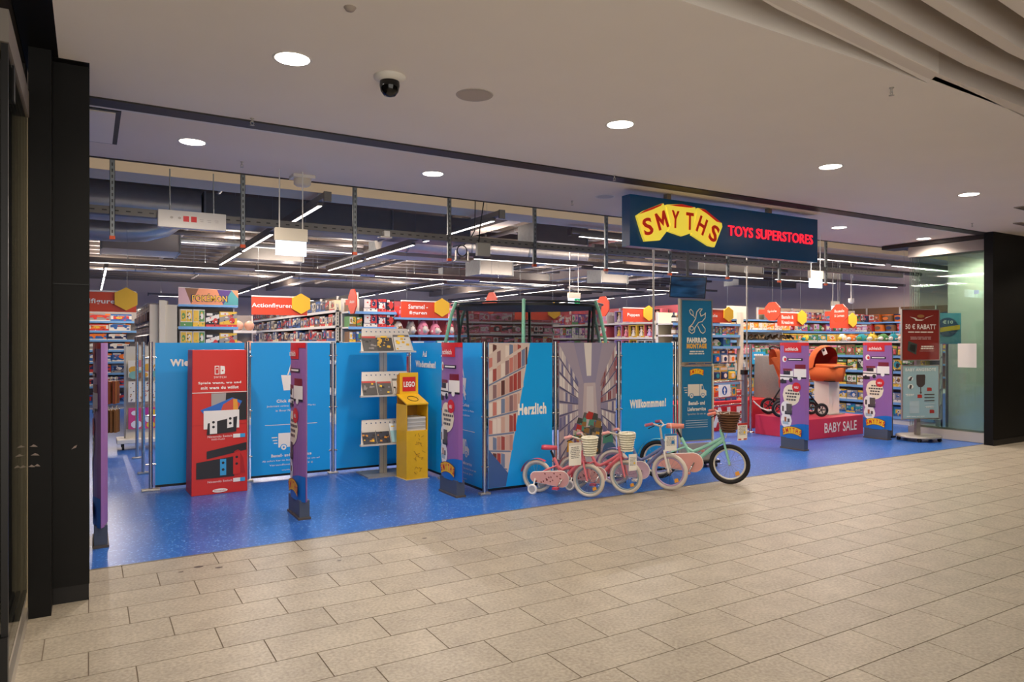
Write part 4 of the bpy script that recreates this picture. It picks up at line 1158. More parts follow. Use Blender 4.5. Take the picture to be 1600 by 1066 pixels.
m = MB(); m.rect(-.232, .232, -.138, .138, -.002); m.build('display', screen(), t, (0, 0, 0), (R(14), R(3), 0))
MB().box(-.018, .018, .045, .075, 0, ZC - Zat(449, X, 7.2)).build('ceiling_pole', cm('#161517'), t)
MB().box(-.05, .05, .035, .06, -.05, .05).build('bracket', cm('#161517'), t)

# ================================================================== TRAMPOLINE
t = thing('trampoline', 'large trampoline with black safety net and mint green poles behind the barrier panels', 'trampoline', (5.08, 8.15, 0))
NET = bpy.data.materials.new('black_net'); NET.use_nodes = True
nt = NET.node_tree; nt.nodes['Principled BSDF'].inputs['Base Color'].default_value = (.012, .013, .012, 1)
nt.nodes['Principled BSDF'].inputs['Roughness'].default_value = .8; nt.nodes['Principled BSDF'].inputs['Alpha'].default_value = .52
MINTP = mat('mint_pole', '#82c3a4', .35)
MB().ring((0, 0, .55), 1.16, .02, 36, 8, axis='z').build('frame_ring', STEEL, t)
MB().lathe([(1.0, .55), (0, .545)], 36).build('jump_mat', RUBBER, t)
MB().lathe([(1.17, .575), (1.0, .575)], 36, sm=False).build('edge_pad', cm('#2f8f74'), t)
MB().lathe([(1.0, .58), (.96, 1.3), (.98, 1.6), (1.0, 2.05)], 36).build('safety_net', NET, t)
MB().lathe([(1.002, 2.03), (1.004, 2.062)], 36).build('net_hem', cm('#151617'), t)
MB().ring((0, 0, 2.08), 1.02, .012, 36, 6, axis='z').build('top_ring', cm('#151617'), t)
for k in range(6):
    a = R(-124 + 60 * k)
    c, s = math.cos(a), math.sin(a)
    MB().tube([(1.16 * c, 1.16 * s, .3), (1.2 * c, 1.2 * s, 1.0), (1.17 * c, 1.17 * s, 1.6), (1.09 * c, 1.09 * s, 1.95), (1.03 * c, 1.03 * s, 2.1)], .022, 10).build('pole', MINTP, t)
    MB().tube([(1.0 * c, 1.0 * s, .6), (.97 * c, .97 * s, 1.4), (1.01 * c, 1.01 * s, 2.04)], .02, 6).build('net_sleeve', cm('#121314'), t)
for k in range(3):
    a = R(-67 + 120 * k); b = a + R(40)
    MB().tube([(1.16 * math.cos(a), 1.16 * math.sin(a), .55), (1.16 * math.cos(a), 1.16 * math.sin(a), .025), (1.16 * math.cos(b), 1.16 * math.sin(b), .025), (1.16 * math.cos(b), 1.16 * math.sin(b), .55)], .02, 8).build('leg', STEEL, t)

# ================================================================== BICYCLES
def bike(x, y, hd, Rw, wb, c, label, basket=None, stab=True, steer=0.0, tag_=None, guard_print=None):
    t = thing('childrens_bicycle', label, 'bicycle', (x, y, 0), R(hd), 'bicycles parked along the barrier')
    fm, fk, ty, rim, seat, grip, guard, fend = [mat('bike_' + q, q, .35) if i not in (2,) else mat('tyre_' + q, q, .7) for i, q in enumerate(c)]
    rt = Rw * .11
    def wheel(par, cx, nm):
        wlo = MB().ring((cx, 0, Rw), Rw - rt, rt, 36, 8).build(nm, ty, par)
        MB().ring((cx, 0, Rw), Rw - 2.25 * rt, rt * .45, 36, 6).build('rim', rim, wlo)
        m = MB()
        for k in range(16):
            a = 2 * math.pi * k / 16; s = .012 if k % 2 else -.012
            m.tube([(cx + .012 * math.cos(a + .8), s, Rw + .012 * math.sin(a + .8)), (cx + (Rw - 2.3 * rt) * math.cos(a), 0, Rw + (Rw - 2.3 * rt) * math.sin(a))], .0013, 4, caps=False)
        stuff(m.build('spokes', CHROME, wlo))
        MB().tube([(cx, -.035, Rw), (cx, .035, Rw)], .014, 10).build('hub', CHROME, wlo)
        m = MB(); m.poly([(cx + Rw * .25, Rw * .62), (cx + Rw * .55, Rw * .5), (cx + Rw * .6, Rw * .62), (cx + Rw * .3, Rw * .78)], -.008); m.prism([(cx + Rw * .25, Rw * .62), (cx + Rw * .55, Rw * .5), (cx + Rw * .6, Rw * .62), (cx + Rw * .3, Rw * .78)], -.008, .008)
        m.build('reflector', cm('#e08a1e'), wlo)
        return wlo
    wheel(t, 0, 'rear_wheel')
    hx = wb - .42 * Rw                     # top of the steering axis
    bb = (wb * .52, 0, Rw * 1.0); st = (wb * .33, 0, Rw * 2.2); ht = (hx, 0, Rw * 2.75); hb = (wb - .30 * Rw, 0, Rw * 2.2)
    k = Rw / .17
    m = MB()
    m.tube([hb, (wb * .70, 0, Rw * 1.55), (wb * .60, 0, Rw * 1.22), bb], .021 * k ** .4, 10)
    m.tube([(hb[0] - .01, 0, hb[2] + .1 * Rw), (wb * .62, 0, Rw * 1.72), (wb * .5, 0, Rw * 1.52), (wb * .39, 0, Rw * 1.7)], .017 * k ** .4, 10)
    m.tube([bb, st], .017 * k ** .4, 10); m.tube([hb, ht], .019 * k ** .4, 10)
    for s in (-1, 1):
        m.tube([(wb * .40, s * .01, Rw * 1.75), (wb * .2, s * .035, Rw * 1.45), (0, s * .04, Rw)], .010 * k ** .4, 8)
        m.tube([bb, (wb * .3, s * .035, Rw * .98), (0, s * .04, Rw)], .010 * k ** .4, 8)
    m.build('frame', fm, t)
    MB().tube([st, (wb * .27, 0, Rw * 2.62)], .012, 8).build('seat_post', BLACKM, t)
    sx, sz = wb * .25, Rw * 2.68
    m = MB()
    L = .16 * k ** .7
    prof = [(-.5, .5), (-.3, .62), (-.05, .5), (.25, .22), (.5, .14)]
    up, dn = [], []
    for px, hw in prof:
        up.append([(sx + px * L, -hw * L * .55, sz), (sx + px * L, -hw * L * .35, sz + .26 * L), (sx + px * L, hw * L * .35, sz + .26 * L), (sx + px * L, hw * L * .55, sz)])
    vs = [q for r_ in up for q in r_]; fs_ = []
    for i in range(4):
        for j in range(4):
            fs_.append((i * 4 + j, i * 4 + (j + 1) % 4, (i + 1) * 4 + (j + 1) % 4, (i + 1) * 4 + j))
    fs_ += [(3, 2, 1, 0), (16, 17, 18, 19)]
    m.add(vs, fs_, 0, True); m.build('seat', seat, t)
    # rear mudguard and chain guard
    m = MB(); w2 = .028 * k ** .5
    arc = [(Rw * 1.08 * math.cos(R(a)), Rw + Rw * 1.08 * math.sin(R(a))) for a in range(60, 171, 10)]
    vs = [(x_, s * w2, z_) for x_, z_ in arc for s in (-1, 1)]
    m.add(vs, [(2 * i, 2 * i + 1, 2 * i + 3, 2 * i + 2) for i in range(len(arc) - 1)], 0, True); m.build('rear_mudguard', fend, t)
    n = 12; r1, r2 = Rw * .30, Rw * .48
    pts = [(r1 * math.cos(R(90 + 180 * i / n)), Rw + r1 * math.sin(R(90 + 180 * i / n))) for i in range(n + 1)] + [(bb[0] + r2 * math.cos(R(-90 + 180 * i / n)), bb[2] + r2 * math.sin(R(-90 + 180 * i / n))) for i in range(n + 1)]
    cg = MB().prism(pts, -.062, -.046).build('chain_guard', guard, t)
    MB().tube([(x_, -.056, z_) for x_, z_ in pts], .006, 6, closed=True).build('guard_edge', WHT, cg)
    if guard_print:
        m = MB(); rg = random.Random(2)
        for q in range(16):
            x_ = rg.uniform(0, bb[0]); z_ = Rw + rg.uniform(-.3, .3) * Rw
            m.poly([(x_ - .008, z_), (x_ + .006, z_ - .008), (x_ + .01, z_ + .005), (x_ - .002, z_ + .01)], -.0635)
        stuff(m.build('pattern', cm(guard_print), cg))
    m = MB().tube([bb, (bb[0] + .01, -.075, bb[2]), (bb[0] - Rw * .25, -.08, bb[2] - Rw * .52)], .008, 8); m.tube([bb, (bb[0], .075, bb[2]), (bb[0] + Rw * .25, .08, bb[2] + Rw * .52)], .008, 8)
    m.build('crank', CHROME, t)
    for s, dx, dz in ((-1, -.25, -.52), (1, .25, .52)):
        MB().box(bb[0] + dx * Rw - .03, bb[0] + dx * Rw + .03, s * .11 - .028, s * .11 + .028, bb[2] + dz * Rw - .011, bb[2] + dz * Rw + .011).build('pedal', seat, t)
    # steering assembly turns about the head tube
    fo = obj('fork', None, t, (hx, 0, 0), (0, 0, R(steer)))
    def S(p): return (p[0] - hx, p[1], p[2])
    m = MB()
    for s in (-1, 1):
        m.tube([S((wb - .28 * Rw, s * .014, Rw * 2.15)), S((wb - .22 * Rw, s * .036, Rw * 1.9)), S((wb, s * .04, Rw))], .011 * k ** .4, 8)
    m.build('fork_blades', fk, fo)
    wheel_p = MB()
    # front wheel, its rim, spokes and hub as children of the fork
    fw = MB().ring(S((wb, 0, Rw)), Rw - rt, rt, 36, 8).build('front_wheel', ty, fo)
    MB().ring(S((wb, 0, Rw)), Rw - 2.25 * rt, rt * .45, 36, 6).build('front_rim', rim, fo)
    m = MB()
    for q in range(16):
        a = 2 * math.pi * q / 16; s = .012 if q % 2 else -.012; cx = wb - hx
        m.tube([(cx + .012 * math.cos(a + .8), s, Rw + .012 * math.sin(a + .8)), (cx + (Rw - 2.3 * rt) * math.cos(a), 0, Rw + (Rw - 2.3 * rt) * math.sin(a))], .0013, 4, caps=False)
    stuff(m.build('spokes', CHROME, fo))
    MB().tube([(wb - hx, -.045, Rw), (wb - hx, .045, Rw)], .014, 10).build('hub', CHROME, fo)
    m = MB(); cx = wb - hx
    q4 = [(cx + Rw * .3, Rw * .42), (cx + Rw * .5, Rw * .5), (cx + Rw * .44, Rw * .68), (cx + Rw * .26, Rw * .6)]
    m.prism(q4, -.008, .008); m.build('reflector', cm('#e8a03a'), fo)
    m = MB(); arc = [(cx + Rw * 1.08 * math.cos(R(a)), Rw + Rw * 1.08 * math.sin(R(a))) for a in range(85, 176, 10)]
    vs = [(x_, s * w2, z_) for x_, z_ in arc for s in (-1, 1)]
    m.add(vs, [(2 * i, 2 * i + 1, 2 * i + 3, 2 * i + 2) for i in range(len(arc) - 1)], 0, True); m.build('front_mudguard', fend, fo)
    hz = Rw * 3.48; hw = .19 * k ** .6
    m = MB().tube([(0, 0, Rw * 2.7), (-.02, 0, hz * .97)], .012, 8)
    m.tube([(-.12 * k ** .5, -hw, hz + .015), (-.06, -hw * .75, hz + .03), (.0, -hw * .35, hz), (-.02, 0, hz * .97), (.0, hw * .35, hz), (-.06, hw * .75, hz + .03), (-.12 * k ** .5, hw, hz + .015)], .010, 8)
    m.build('handlebar', mat('bike_bar', '#d9cfc4', .3, .3), fo)
    for s in (-1, 1):
        MB().tube([(-.115 * k ** .5, s * hw * .99, hz + .016), (-.055, s * hw * .76, hz + .031)], .017, 10).build('grip', grip, fo)
        MB().tube([(-.04, s * hw * .7, hz + .01), (-.10, s * hw * .85, hz - .02)], .005, 6).build('brake_lever', BLACKM, fo)
    MB().tube([(0, .01, hz), (.09, .02, hz + .03), (.10, .02, hz - .12), (.05, 0, Rw * 2.3)], .004, 6).build('brake_cable', WHT, fo)
    if basket:
        bc, b0, b1 = basket
        m = MB()
        n = 18; rows_ = 7
        for r_ in range(rows_ + 1):
            f = r_ / rows_; rr = b0 + (b1 - b0) * f; z_ = hz - .16 * k ** .5 + f * .17 * k ** .5
            m.tube([(.085 + rr * math.cos(2 * math.pi * j / n), rr * 1.25 * math.sin(2 * math.pi * j / n), z_) for j in range(n)], .011, 5, closed=True)
        vs = []
        for f in (0, 1):
            rr = b0 + (b1 - b0) * f; z_ = hz - .16 * k ** .5 + f * .17 * k ** .5
            vs += [(.085 + (rr - .006) * math.cos(2 * math.pi * j / n), (rr - .006) * 1.25 * math.sin(2 * math.pi * j / n), z_) for j in range(n)]
        m.add(vs, [tuple(range(n))] + [(j, (j + 1) % n, n + (j + 1) % n, n + j) for j in range(n)])
        m.build('basket', mat('basket_' + bc, bc, .7, noise=.3, scale=40), fo)
    if stab:
        for s in (-1, 1):
            m = MB().ring((.0, s * .13, Rw * .32), Rw * .25, Rw * .075, 22, 8)
            so = m.build('training_wheel', WHT, t)
            MB().lathe([(Rw * .24, -.008), (Rw * .24, .008)], 18, c=(0, s * .13, Rw * .32), axis='y').build('disc', cm('#b9b6b2'), so)
            MB().tube([(0, s * .045, Rw), (0, s * .09, Rw * .6), (0, s * .11, Rw * .33)], .008, 6).build('training_wheel_arm', WHT, t)
    else:
        MB().tube([(wb * .2, .04, Rw * .9), (wb * .12, .16, .006)], .008, 6).build('kickstand', BLACKM, t)
    if tag_:
        px, py, pz, w_, h_, rz, hdr, tail = tag_
        m = MB().box(-w_ / 2, w_ / 2, 0, .003, 0, h_, 0)
        m.rect(-w_ / 2, w_ / 2, h_ * .88, h_, -.001, 1); lines(m, -w_ * .4, w_ * .4, h_ * .78, h_ * .035, 7, -.001, 2, 2.2, seed=int(px * 999))
        if tail:
            m.rect(-w_ * .45, -.02, .005, h_ * .1, -.001, 1).rect(.015, w_ * .45, .005, h_ * .1, -.001, 1); m.ell(w_ * .2, h_ * .45, w_ * .1, w_ * .1, -.0015, 3)
        else:
            m.rect(w_ * .05, w_ * .3, h_ * .4, h_ * .6, -.0015, 1)
        m.build('price_tag', [WHT, cm(hdr), GREYP, YEL], fo, (px, py, pz), (0, 0, R(rz)))
    return t
PINK = ('#d8737c', '#d8737c', '#cfc6ba', '#8fa0ac', '#c94a5c', '#e0a0a0', '#d9a49c', '#d8434e')
bike(4.055, 6.295, -56.8, .172, .57, PINK, 'pink childrens bicycle with white basket and paper sheet, first from the panel corner', basket=('#efe6d0', .055, .078), tag_=(-.02, -.14, .34, .15, .23, 56, '#d9d3cb', 0), guard_print='#7a3b3a')
bike(4.50, 6.25, -58, .178, .58, PINK, 'pink childrens bicycle with white basket and red price tag, second in the row', basket=('#efe6d0', .055, .08), tag_=(.17, -.07, .26, .10, .17, 56, '#efe9e2', 1), guard_print='#7a3b3a')
bike(5.00, 6.19, -58, .197, .62, ('#6d7aa6', '#e3ddd6', '#d2c9c0', '#b59ac0', '#e6ddd2', '#a85a72', '#c9a9b8', '#c08ab8'), 'lavender bicycle with white fork and white tyres between pink and mint bicycles', tag_=(.13, -.13, .44, .15, .18, 52, '#2f7ab8', 0), stab=False)
bike(5.68, 6.225, -57, .222, .80, ('#98d3bd', '#98d3bd', '#191719', '#d8d2c6', '#e08a78', '#e0806f', '#e3a396', '#98d3bd'), 'mint green bicycle with brown wicker basket and black tyres beside the workshop poster', basket=('#6b452c', .07, .125), stab=False, steer=9, tag_=(.23, -.05, .50, .15, .19, 48, '#c23a34', 1))
# white wall stripes on the mint bicycle
o = [q for q in bpy.data.objects if q.get('label', '').startswith('mint green bicycle')][0]
m = MB().ring((.82, 0, .222), .172, .012, 36, 6)

# ================================================================== LANE GATE AND THIN POLES
t = thing('lane_gate', 'chrome lane gate with horizontal rails in front of the sale plinth', 'gate', (9.78, 8.55, 0))
for x in (0, .16):
    MB().tube([(x, 0, 0), (x, 0, 1.15 if x == 0 else 1.55)], .026, 12).build('post', CHROME, t)
    MB().lathe([(.07, 0), (.07, .02), (.03, .025)], 18, c=(x, 0, 0)).build('foot_plate', CHROME, t)
MB().box(-.035, .035, -.03, .03, .06, 1.05).build('gate_column', mat('column_grey', '#7d818c', .35, .5), t)
MB().box(-.05, .05, -.04, .04, 1.02, 1.10).build('hinge_head', BLACKM, t)
for z in (.92, .66, .52):
    MB().tube([(-.02, 0, z), (-.85, -.03, z - .02), (-.9, -.03, z - .02)], .014, 8).build('rail', CHROME, t)
m = MB().box(-.66, -.38, -.035, -.03, .66, .86, 0); m.ell(-.52, .76, .062, .075, -.036, 1); m.poly([(-.535, .70), (-.505, .70), (-.505, .76), (-.485, .76), (-.52, .82), (-.555, .76), (-.535, .76)], -.037, 0)
m.build('arrow_sign', [WHT, cm('#1a4f9a')], t)
t = thing('barrier_rope', 'white plastic chain hanging between lane gate and pink plinth', 'chain', (9.95, 8.5, 0))
MB().tube([(0, 0, .56), (.03, -.05, .50), (.06, -.12, .44), (.10, -.2, .41), (.14, -.27, .41)], .012, 6).build('chain', WHT, t)
for px, Y, zt, lb in ((1021, 7.3, ZC, 'thin vertical steel pole rising to the soffit behind the shop sign'), (1167, 8.7, 4.45, 'thin vertical steel pole rising above the lane gate')):
    X = XY(px, Y)
    t = thing('steel_pole', lb, 'pole', (X, Y, 0))
    MB().tube([(0, 0, 0), (0, 0, zt)], .013, 8).build('tube', ALU, t); MB().lathe([(.05, 0), (.05, .01), (.02, .015)], 12).build('foot_plate', ALU, t)

# ================================================================== SALE PLINTHS AND PRAMS
t = thing('sale_plinth', 'big red sale plinth with white capital letters behind the chrome lane gate', 'plinth', (8.3, 9.0, 0))
MB().box(-.05, 3.45, 0, .6, 0, .52).build('body', mat('plinth_red', '#d5282b', .4), t, bev=.006)
text(t, 'SALE', 1.49, .06, 1.04, .36, TEXTW, -.004, .05)
t = thing('baby_sale_plinth', 'low pinkish red plinth lettered for baby sale with prams on it', 'plinth', (9.93, 7.40, 0), R(1.5))
MB().box(0, 1.55, 0, 1.02, 0, .33).build('body', mat('plinth_pink', '#cf3450', .4), t, bev=.006)
text(t, 'BABY SALE', .90, .085, .90, .165, TEXTW, -.004, .012)
t = thing('pillow_column', 'grey round fabric covered column standing on the red plinth', 'column', (11.33, 9.31, .522))
MB().lathe([(.27, 0), (.265, .3), (.25, .78), (.235, .80), (0, .80)], 24).build('body', mat('felt_grey', '#7c7673', .95, noise=.15, scale=40, bump=.3), t)
t = thing('pedestal', 'white square pedestal on the baby sale plinth under the orange carrycot', 'pedestal', (11.06, 7.85, .33))
MB().box(-.145, .145, -.145, .145, .018, .575).build('body', WHITE, t, bev=.005)
MB().box(-.225, .22, -.2, .2, 0, .018).build('base_plate', mat('plate_grey', '#aaa69f', .4, .5), t)
ORF = mat('pram_orange', '#d9692f', .8, noise=.06, scale=60); DRF = mat('pram_dark_red', '#8d1414', .8)
t = thing('carrycot', 'orange carrycot with dark red lined hood on the white pedestal', 'carrycot', (11.06, 7.85, .906), R(-108)); t.scale = (1.12, 1.12, 1.2)
def cot(rx, ry, z0, z1, taper):
    n = 28; m = MB(); prof = [(taper, z0), (1, z1), (.94, z1), (.94 * taper, z0 + .03)]
    vs = [(rx * s * math.copysign(abs(math.cos(2 * math.pi * j / n)) ** .7, math.cos(2 * math.pi * j / n)), ry * s * math.sin(2 * math.pi * j / n), z) for s, z in prof for j in range(n)]
    fs_ = [(i * n + j, i * n + (j + 1) % n, (i + 1) * n + (j + 1) % n, (i + 1) * n + j) for i in range(3) for j in range(n)]
    return m.add(vs, fs_ + [tuple(reversed(range(n))), tuple(range(3 * n, 4 * n))], 0, True)
cot(.34, .20, 0.0, .20, .86).build('cot_body', ORF, t)
MB().box(-.28, .28, -.16, .16, -.0, .012).build('cot_base', BLACKM, t)
m = MB(); n = 12
for (a, k_, off) in ((1.0, 0, 0), (.96, 1, .0)):
    vs = []; 
    for i in range(n + 1):
        for j in range(9):
            th = math.pi * i / n; ph = R(-8 + 118 * j / 8)
            # hood: open towards the foot end, sweeping over the head end
            vs.append((-.12 + .27 * a * math.cos(ph) * -1 * 1.0 * math.sin(th) ** .5 if False else (-.05 - .26 * a * math.sin(th) ** .6 * math.cos(ph)), .21 * a * math.cos(th), .19 + .33 * a * math.sin(th) ** .6 * math.sin(ph)))
    fs_ = [(i * 9 + j, i * 9 + j + 1, (i + 1) * 9 + j + 1, (i + 1) * 9 + j) for i in range(n) for j in range(8)]
    m.add(vs, fs_, k_, True)
m.build('hood', [ORF, DRF], t)
m = MB().hexa([(-.02, -.2, .19), (.33, -.14, .19), (.33, .14, .19), (-.02, .2, .19)], [(-.02, -.2, .25), (.35, -.15, .225), (.35, .15, .225), (-.02, .2, .25)]).build('apron', ORF, t, bev=.015)
m = MB().box(-.035, .035, -.002, .002, -.05, .05, 0); m.rect(-.015, .015, 0, .03, -.003, 1); m.build('white_tag', [WHT, BLK], t, (.02, -.06, .43), (0, R(-25), R(30)))
MB().tube([(.30, -.1, .2), (.42, -.12, .22), (.43, .12, .22), (.30, .1, .2)], .012, 8).build('carry_handle', mat('strap_brown', '#7a5230', .7), t)
t = thing('stroller', 'dark framed stroller with orange seat standing on the baby sale plinth', 'stroller', (10.31, 7.94, .33), R(-30))
SF = mat('stroller_frame', '#222024', .4, .4)
m = MB()
for s in (-1, 1):
    m.tube([(-.30, s * .2, .62), (-.12, s * .21, .85), (-.16, s * .21, 1.05)], .013, 8) if False else None
    m.tube([(-.34, s * .22, 1.16), (-.28, s * .22, 1.02), (.05, s * .22, .52), (.36, s * .20, .15)], .013, 8)
    m.tube([(-.34, s * .22, .15), (-.05, s * .22, .60)], .013, 8); m.tube([(-.34, s * .22, .16), (.36, s * .2, .16)], .009, 6)
m.tube([(-.34, -.22, 1.16), (-.36, 0, 1.18), (-.34, .22, 1.16)], .016, 8)
m.build('frame', SF, t)
for x, y, r_ in ((-.34, -.26, .145), (-.34, .26, .145), (.38, -.2, .115), (.38, .2, .115)):
    wo = MB().ring((x, y, r_), r_ - .024, .024, 26, 8).build('wheel', RUBBER, t)
    MB().ring((x, y, r_), r_ - .05, .009, 26, 6).build('rim', ALU, wo)
    m = MB()
    for k_ in range(5):
        a = 2 * math.pi * k_ / 5
        m.tube([(x, y, r_), (x + (r_ - .04) * math.cos(a), y, r_ + (r_ - .04) * math.sin(a))], .009, 5)
    stuff(m.build('spokes', cm('#2c2a2e'), wo))
m = MB().hexa([(-.16, -.18, .98), (-.10, -.18, 1.0), (-.10, .18, 1.0), (-.16, .18, .98)][::-1], [(.02, -.18, .52), (.10, -.18, .55), (.10, .18, .55), (.02, .18, .52)]); m.hexa([(.02, -.18, .47), (.36, -.18, .52), (.36, .18, .52), (.02, .18, .47)], [(.02, -.18, .54), (.36, -.18, .58), (.36, .18, .58), (.02, .18, .54)])
m.build('seat', ORF, t, (-.17, 0, 0))
m = MB(); vs = []
for i in range(9):
    for j in range(6):
        th = math.pi * i / 8; ph = R(10 + 85 * j / 5)
        vs.append((-.18 + .30 * math.sin(th) ** .6 * math.cos(ph), .2 * math.cos(th), .86 + .28 * math.sin(th) ** .6 * math.sin(ph)))
m.add(vs, [(i * 6 + j, i * 6 + j + 1, (i + 1) * 6 + j + 1, (i + 1) * 6 + j) for i in range(8) for j in range(5)], 0, True); m.build('hood', ORF, t, (-.17, 0, 0))
m = MB().lathe([(.07, 0), (.085, .1), (.06, .22), (.03, .24)], 14, c=(-.30, -.30, .50)); m.build('hanging_pouch', mat('pouch_red', '#a83a26', .8), t)
MB().box(-.26, .2, -.17, .17, .17, .3).build('shopping_basket', cm('#28262a'), t)

# ================================================================== SHELVING AND GOODS
PALET = {'red': '#c53a36', 'blue': '#2f5f9f', 'yellow': '#dcb440', 'orange': '#e5752a', 'green': '#5a8f52', 'pink': '#e08aa4', 'purple': '#7550a0', 'white': '#d9d4cb', 'black': '#26252a', 'navy': '#1e2c55',
         'teal': '#2b93a0', 'brown': '#7d5a3c', 'grey': '#908c8a', 'cream': '#e3d5b4', 'lilac': '#b79ccf', 'rose': '#c65c66'}
PM = {k: mat('print_' + k, v, .38) for k, v in PALET.items()}
ALLC = list(PALET)
_B = {}
def box_mesh(a, b, c, lay):
    k = (a, b, c, lay)
    if k in _B: return _B[k]
    m = MB().box(-.5, .5, 0, 1, 0, 1, 0); y = -.006; rg = random.Random(hash(a + b + c) % 999 + lay if False else len(a) * 31 + len(b) * 7 + len(c) + lay * 53)
    m.rect(-.5, .5, 0, .16 + .1 * (lay % 2), y, 1)
    if lay % 4 == 0:
        m.ell(.1, .55, .3, .3, y, 2, 14).rect(-.46, -.1, .76, .94, y * 1.5, 3); m.ell(.16, .5, .15, .2, y * 1.6, 1, 10)
    elif lay % 4 == 1:
        m.rect(-.5, .5, .78, 1, y, 1).rect(-.38, .38, .26, .72, y, 2); m.ell(-.1, .48, .16, .17, y * 1.6, 3, 10).poly([(.05, .3), (.34, .3), (.2, .66)], y * 1.6, 1)
    elif lay % 4 == 2:
        m.poly([(-.5, .3), (.5, .6), (.5, .9), (-.5, .62)], y, 2).rect(-.44, .0, .78, .95, y * 1.4, 3); m.ell(.22, .42, .17, .2, y * 1.7, 1, 10)
    else:
        m.rect(-.46, -.02, .3, .94, y, 3).rect(.02, .46, .3, .94, y, 2).ell(-.24, .6, .15, .2, y * 1.5, 1, 10).ell(.24, .62, .14, .2, y * 1.5, 0, 10)
    for q in range(15):
        x_ = rg.uniform(-.46, .32); z_ = rg.uniform(.03, .86); s_ = rg.uniform(.05, .15)
        m.poly([(x_, z_), (x_ + s_, z_ - .02), (x_ + s_ * .9, z_ + s_ * .7), (x_ + .02, z_ + s_ * .6)], y * (1.9 + .05 * q), rg.choice((0, 1, 2, 3, 4, 4, 2, 1)))
    _B[k] = m.mesh('toy_box', [PM[a], PM[b], PM[c], PM['white'] if a != 'white' else PM['yellow'], PM['black']])
    return _B[k]
def doll_mesh(a, b, hair):
    k = ('doll', a, b, hair)
    if k in _B: return _B[k]
    m = MB().box(-.5, .5, .25, 1, 0, 1, 1).box(-.5, .5, 0, 1, .0, .1, 0).box(-.5, .5, 0, 1, .93, 1, 0).box(-.5, -.44, 0, 1, .1, .93, 0).box(.44, .5, 0, .9, .1, .93, 0)
    m.lathe([(0, .66), (.1, .7), (.14, .77), (.1, .84), (0, .87)], 10, 3, (0, .18, 0)); m.lathe([(0, .8), (.17, .82), (.15, .88), (0, .91)], 10, 4, (0, .19, 0)); m.box(-.16, .16, .19, .24, .55, .82, 4)
    m.lathe([(.24, .12), (.2, .25), (.09, .48), (.11, .64), (0, .66)], 10, 2, (0, .18, 0))
    m.tube([(-.1, .17, .62), (-.25, .16, .42)], .04, 5, 3); m.tube([(.1, .17, .62), (.25, .16, .42)], .04, 5, 3)
    m.rect(-.4, .1, .01, .09, -.005, 5)
    _B[k] = m.mesh('doll_box', [PM[a], PM['black'], PM[b], mat('doll_skin', '#e0b090', .5), PM[hair], PM['white']])
    return _B[k]
def pack_mesh(a, b, c):
    k = ('pack', a, b, c)
    if k in _B: return _B[k]
    m = MB()
    m.prism([(-.5, 0), (.5, 0), (.5, .94), (.12, .94), (.12, 1), (-.12, 1), (-.12, .94), (-.5, .94)], 0, .12, 0)
    m.hexa([(-.36, -.9, .12), (.36, -.9, .12), (.42, 0, .06), (-.42, 0, .06)], [(-.36, -.9, .52), (.36, -.9, .52), (.42, 0, .6), (-.42, 0, .6)], 1)
    m.rect(-.46, .46, .70, .88, -.01, 2); m.ell(.0, .32, .22, .16, -.91, 2, 10); m.rect(-.3, .1, .74, .83, -.02, 3)
    _B[k] = m.mesh('blister_pack', [PM[a], PM[b], PM[c], PM['white']])
    return _B[k]
def plush_mesh(a, b, ears):
    k = ('plush', a, b, ears)
    if k in _B: return _B[k]
    m = MB().lathe([(0, 0), (.38, .03), (.5, .25), (.48, .5), (.36, .76), (.2, .93), (0, .98)], 16, 0, (0, .5, 0))
    m.lathe([(0, .0), (.2, .01), (.26, .03), (0, .08)], 14, 1, (0, .0, .36), 'y')
    for s in (-1, 1):
        m.ell(s * .17, .6, .045, .05, .08, 2, 10)
        if ears == 1: m.lathe([(.13, .7), (.10, .9), (0, 1.02)], 8, 1, (s * .24, .5, 0))
        elif ears == 2: m.lathe([(.05, .8), (.09, .95), (.08, 1.15), (0, 1.25)], 8, 0, (s * .15, .5, 0))
        m.lathe([(0, -.12), (.1, -.06), (.11, .02), (0, .1)], 8, 1, (s * .4, .25, .32))
    m.lathe([(0, 0), (.05, .02), (0, .05)], 8, 2, (0, .03, .52), 'y')
    _B[k] = m.mesh('plush_toy', [mat('plush_' + a, PALET[a], .95, bump=.3, scale=60), mat('plush_' + b, PALET[b], .95), BLK])
    return _B[k]
def bottle_mesh(a, b):
    k = ('bottle', a, b)
    if k in _B: return _B[k]
    m = MB().lathe([(.42, 0), (.45, .05), (.45, .6), (.3, .74), (.16, .8)], 12, 0, (0, .5, 0)).lathe([(.18, .8), (.18, 1.0), (0, 1.0)], 10, 1, (0, .5, 0)).lathe([(.457, .15), (.457, .5)], 12, 2, (0, .5, 0))
    _B[k] = m.mesh('toy_bottle', [PM[a], PM[b], PM['white']])
    return _B[k]
def tub_mesh(a, b):
    k = ('tub', a, b)
    if k in _B: return _B[k]
    m = MB().lathe([(.44, 0), (.5, .85), (.5, .9)], 14, 0, (0, .5, 0)).lathe([(.52, .85), (.52, 1), (0, 1)], 14, 1, (0, .5, 0)); m.ell(0, .45, .25, .22, -.012, 1, 12)
    _B[k] = m.mesh('toy_tub', [PM[a], PM[b]])
    return _B[k]
